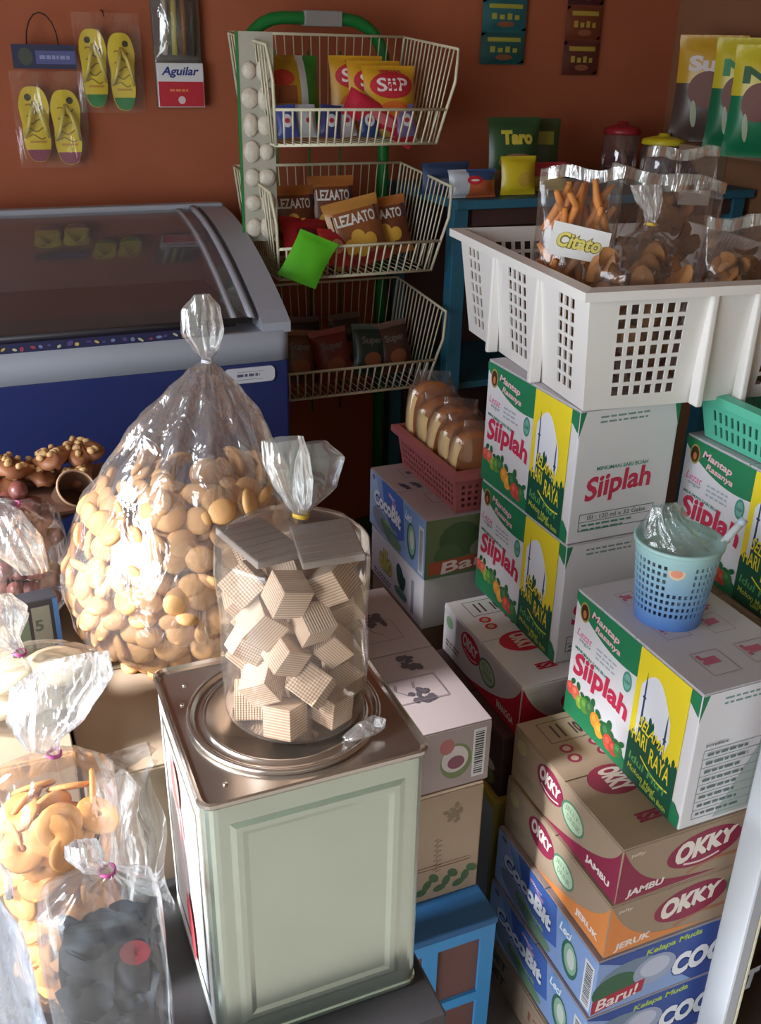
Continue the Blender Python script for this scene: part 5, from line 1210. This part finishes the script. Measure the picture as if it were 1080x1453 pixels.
# peanut brittle heaped at the left edge, brown cup beside it
m_brit = mat('brittle_caramel', (160, 104, 72), rough=.45, var=.3, scale=18., bump=.3); m_nut = mat('peanut', (216, 176, 122), rough=.6, var=.1, scale=30.)
tr = thing('tray', 'brown tray under the peanut brittle at the left edge', 'tray', (-.16, 1.455, .885))
cz = .885
b = MB(); b.box(0, .35, 0, .18, 0, .008, mat('brown_plastic', (96, 66, 54), rough=.4), bev=.002); obj('base', b, None, tr)
for x0, y0 in ((.004, .004), (.16, .004), (.004, .156), (.16, .156)):
    b = MB(); b.box(x0, x0+.02, y0, y0+.02, -.0935, 0, MATS['brown_plastic']); obj('leg', b, None, tr)
R7 = random.Random(12)
for k in range(11):
    b = MB(); sd_ = R7.random()*10; sc_ = R7.uniform(.032, .045)
    b.grid(lambda u, v: ((1+.2*math.sin(3*u*6.28+sd_)+.1*math.sin(5*u*6.28+sd_*2))*sc_*math.cos(2*PI*u)*math.sin(PI*v)**.7, (1+.2*math.sin(3*u*6.28+sd_))*sc_*.8*math.sin(2*PI*u)*math.sin(PI*v)**.7, .013*math.cos(PI*v)*(1+.3*math.sin(9*u*6.28+sd_))), 22, 8, m_brit, wrap=True)
    o = obj('peanut_brittle', b); lay = k//5
    o.location = (-.115+.055*(k % 5)+.02*lay+R7.uniform(-.01, .01), 1.575+R7.uniform(-.025, .025), cz+.026+.027*lay); o.rotation_euler = (R7.uniform(-.5, .1), R7.uniform(-.4, .4), R7.uniform(0, 6))
    tag(o, 'brown peanut brittle piece heaped at the left edge', 'brittle', 'peanut brittle pieces at the left edge')
    for q in range(13):
        a_ = R7.uniform(0, 6.28); rr_ = sc_*R7.uniform(.2, .8); nb = MB(); T = Matrix.Translation((rr_*math.cos(a_), rr_*.8*math.sin(a_), .013)) @ Matrix.Rotation(R7.uniform(0, 3), 4, 'Z') @ Matrix.Diagonal((.008, .0055, .0055, 1))
        nb.grid(lambda u, v: (math.cos(2*PI*u)*math.sin(PI*v), math.sin(2*PI*u)*math.sin(PI*v), math.cos(PI*v)), 7, 4, m_nut, wrap=True, T=T); obj('peanut', nb, None, o)
pc = P(108, 694, Y=1.485)
t = thing('brown_cup', 'dark brown open cup tipped on its side beside the peanut brittle', 'cup', (pc.x, 1.485, pc.z), (.75, .45, 0))
b = MB(); b.lathe([(0, -.075), (.022, -.075), (.030, 0), (.032, .003), (.0295, .004), (.028, 0), (.020, -.071), (0, -.071)], 32, mat('cup_brown', (110, 82, 66), rough=.35)); obj('cup_wall', b, None, t)
b = MB(); b.tube([(.031*math.cos(2*PI*i/28), .031*math.sin(2*PI*i/28), .003) for i in range(28)], .0022, 6, mat('cup_rim', (196, 160, 130), rough=.4), closed=True); obj('rim', b, None, t)

# clear sheet draped down the carton edge between the bags and the tin
t = thing('plastic_sheet', 'clear plastic sheet hanging down the brown carton beside the tin', 'plastic sheet', (0, 0, 0))
b = MB(); b.grid(lambda u, v: (.045+.075*u+.006*math.sin(9*v+4*u), .968-.028*v-.012*math.sin(11*u+3*v)+.01*(1-v)*u, .745-.175*v+.012*math.sin(6*u)), 18, 24, film('draped_film', haze=.2, gloss=.12, rough=.2, bscale=24., bump=.9)); obj('sheet', b, None, t)
b = MB(); b.grid(lambda u, v: (.045+.075*u, .968+.01*u+.06*v-.012*math.sin(11*u)*(1-v), .745+.012*math.sin(6*u)*(1-v)+.004*math.sin(12*v)), 18, 6, MATS['draped_film']); obj('folded_top', b, None, t)

# pale crumpled bag at the bottom left corner
pB = P(2, 1420, Y=.735)
t = thing('plastic_bag', 'crumpled pale blue plastic bag at the bottom left corner', 'bag', (pB.x, .735, BZ))
obj('film', film_mesh([(.001, .002, .002, 0, 0, 0), (.002, .026, .024, .1, 0, 0), (.05, .034, .032, .16, 0, 0), (.14, .032, .03, .2, 0, 0), (.22, .026, .022, .26, .002, 0), (.27, .012, .008, .3, .004, 0), (.285, .002, .002, .2, .004, 0)], 141, n=48, sub=5, m=film('pale_blue_film', haze=.30, gloss=.14, rough=.2, tint=(.86, .92, 1), bscale=30., bump=.9)), None, t)
b = MB(); b.tube([(.004, .01, .268), (.012, .012, .29), (.02, .012, .30), (.026, .01, .288), (.024, .008, .262)], .004, 6, MATS['pale_blue_film']); obj('handle', b, None, t)
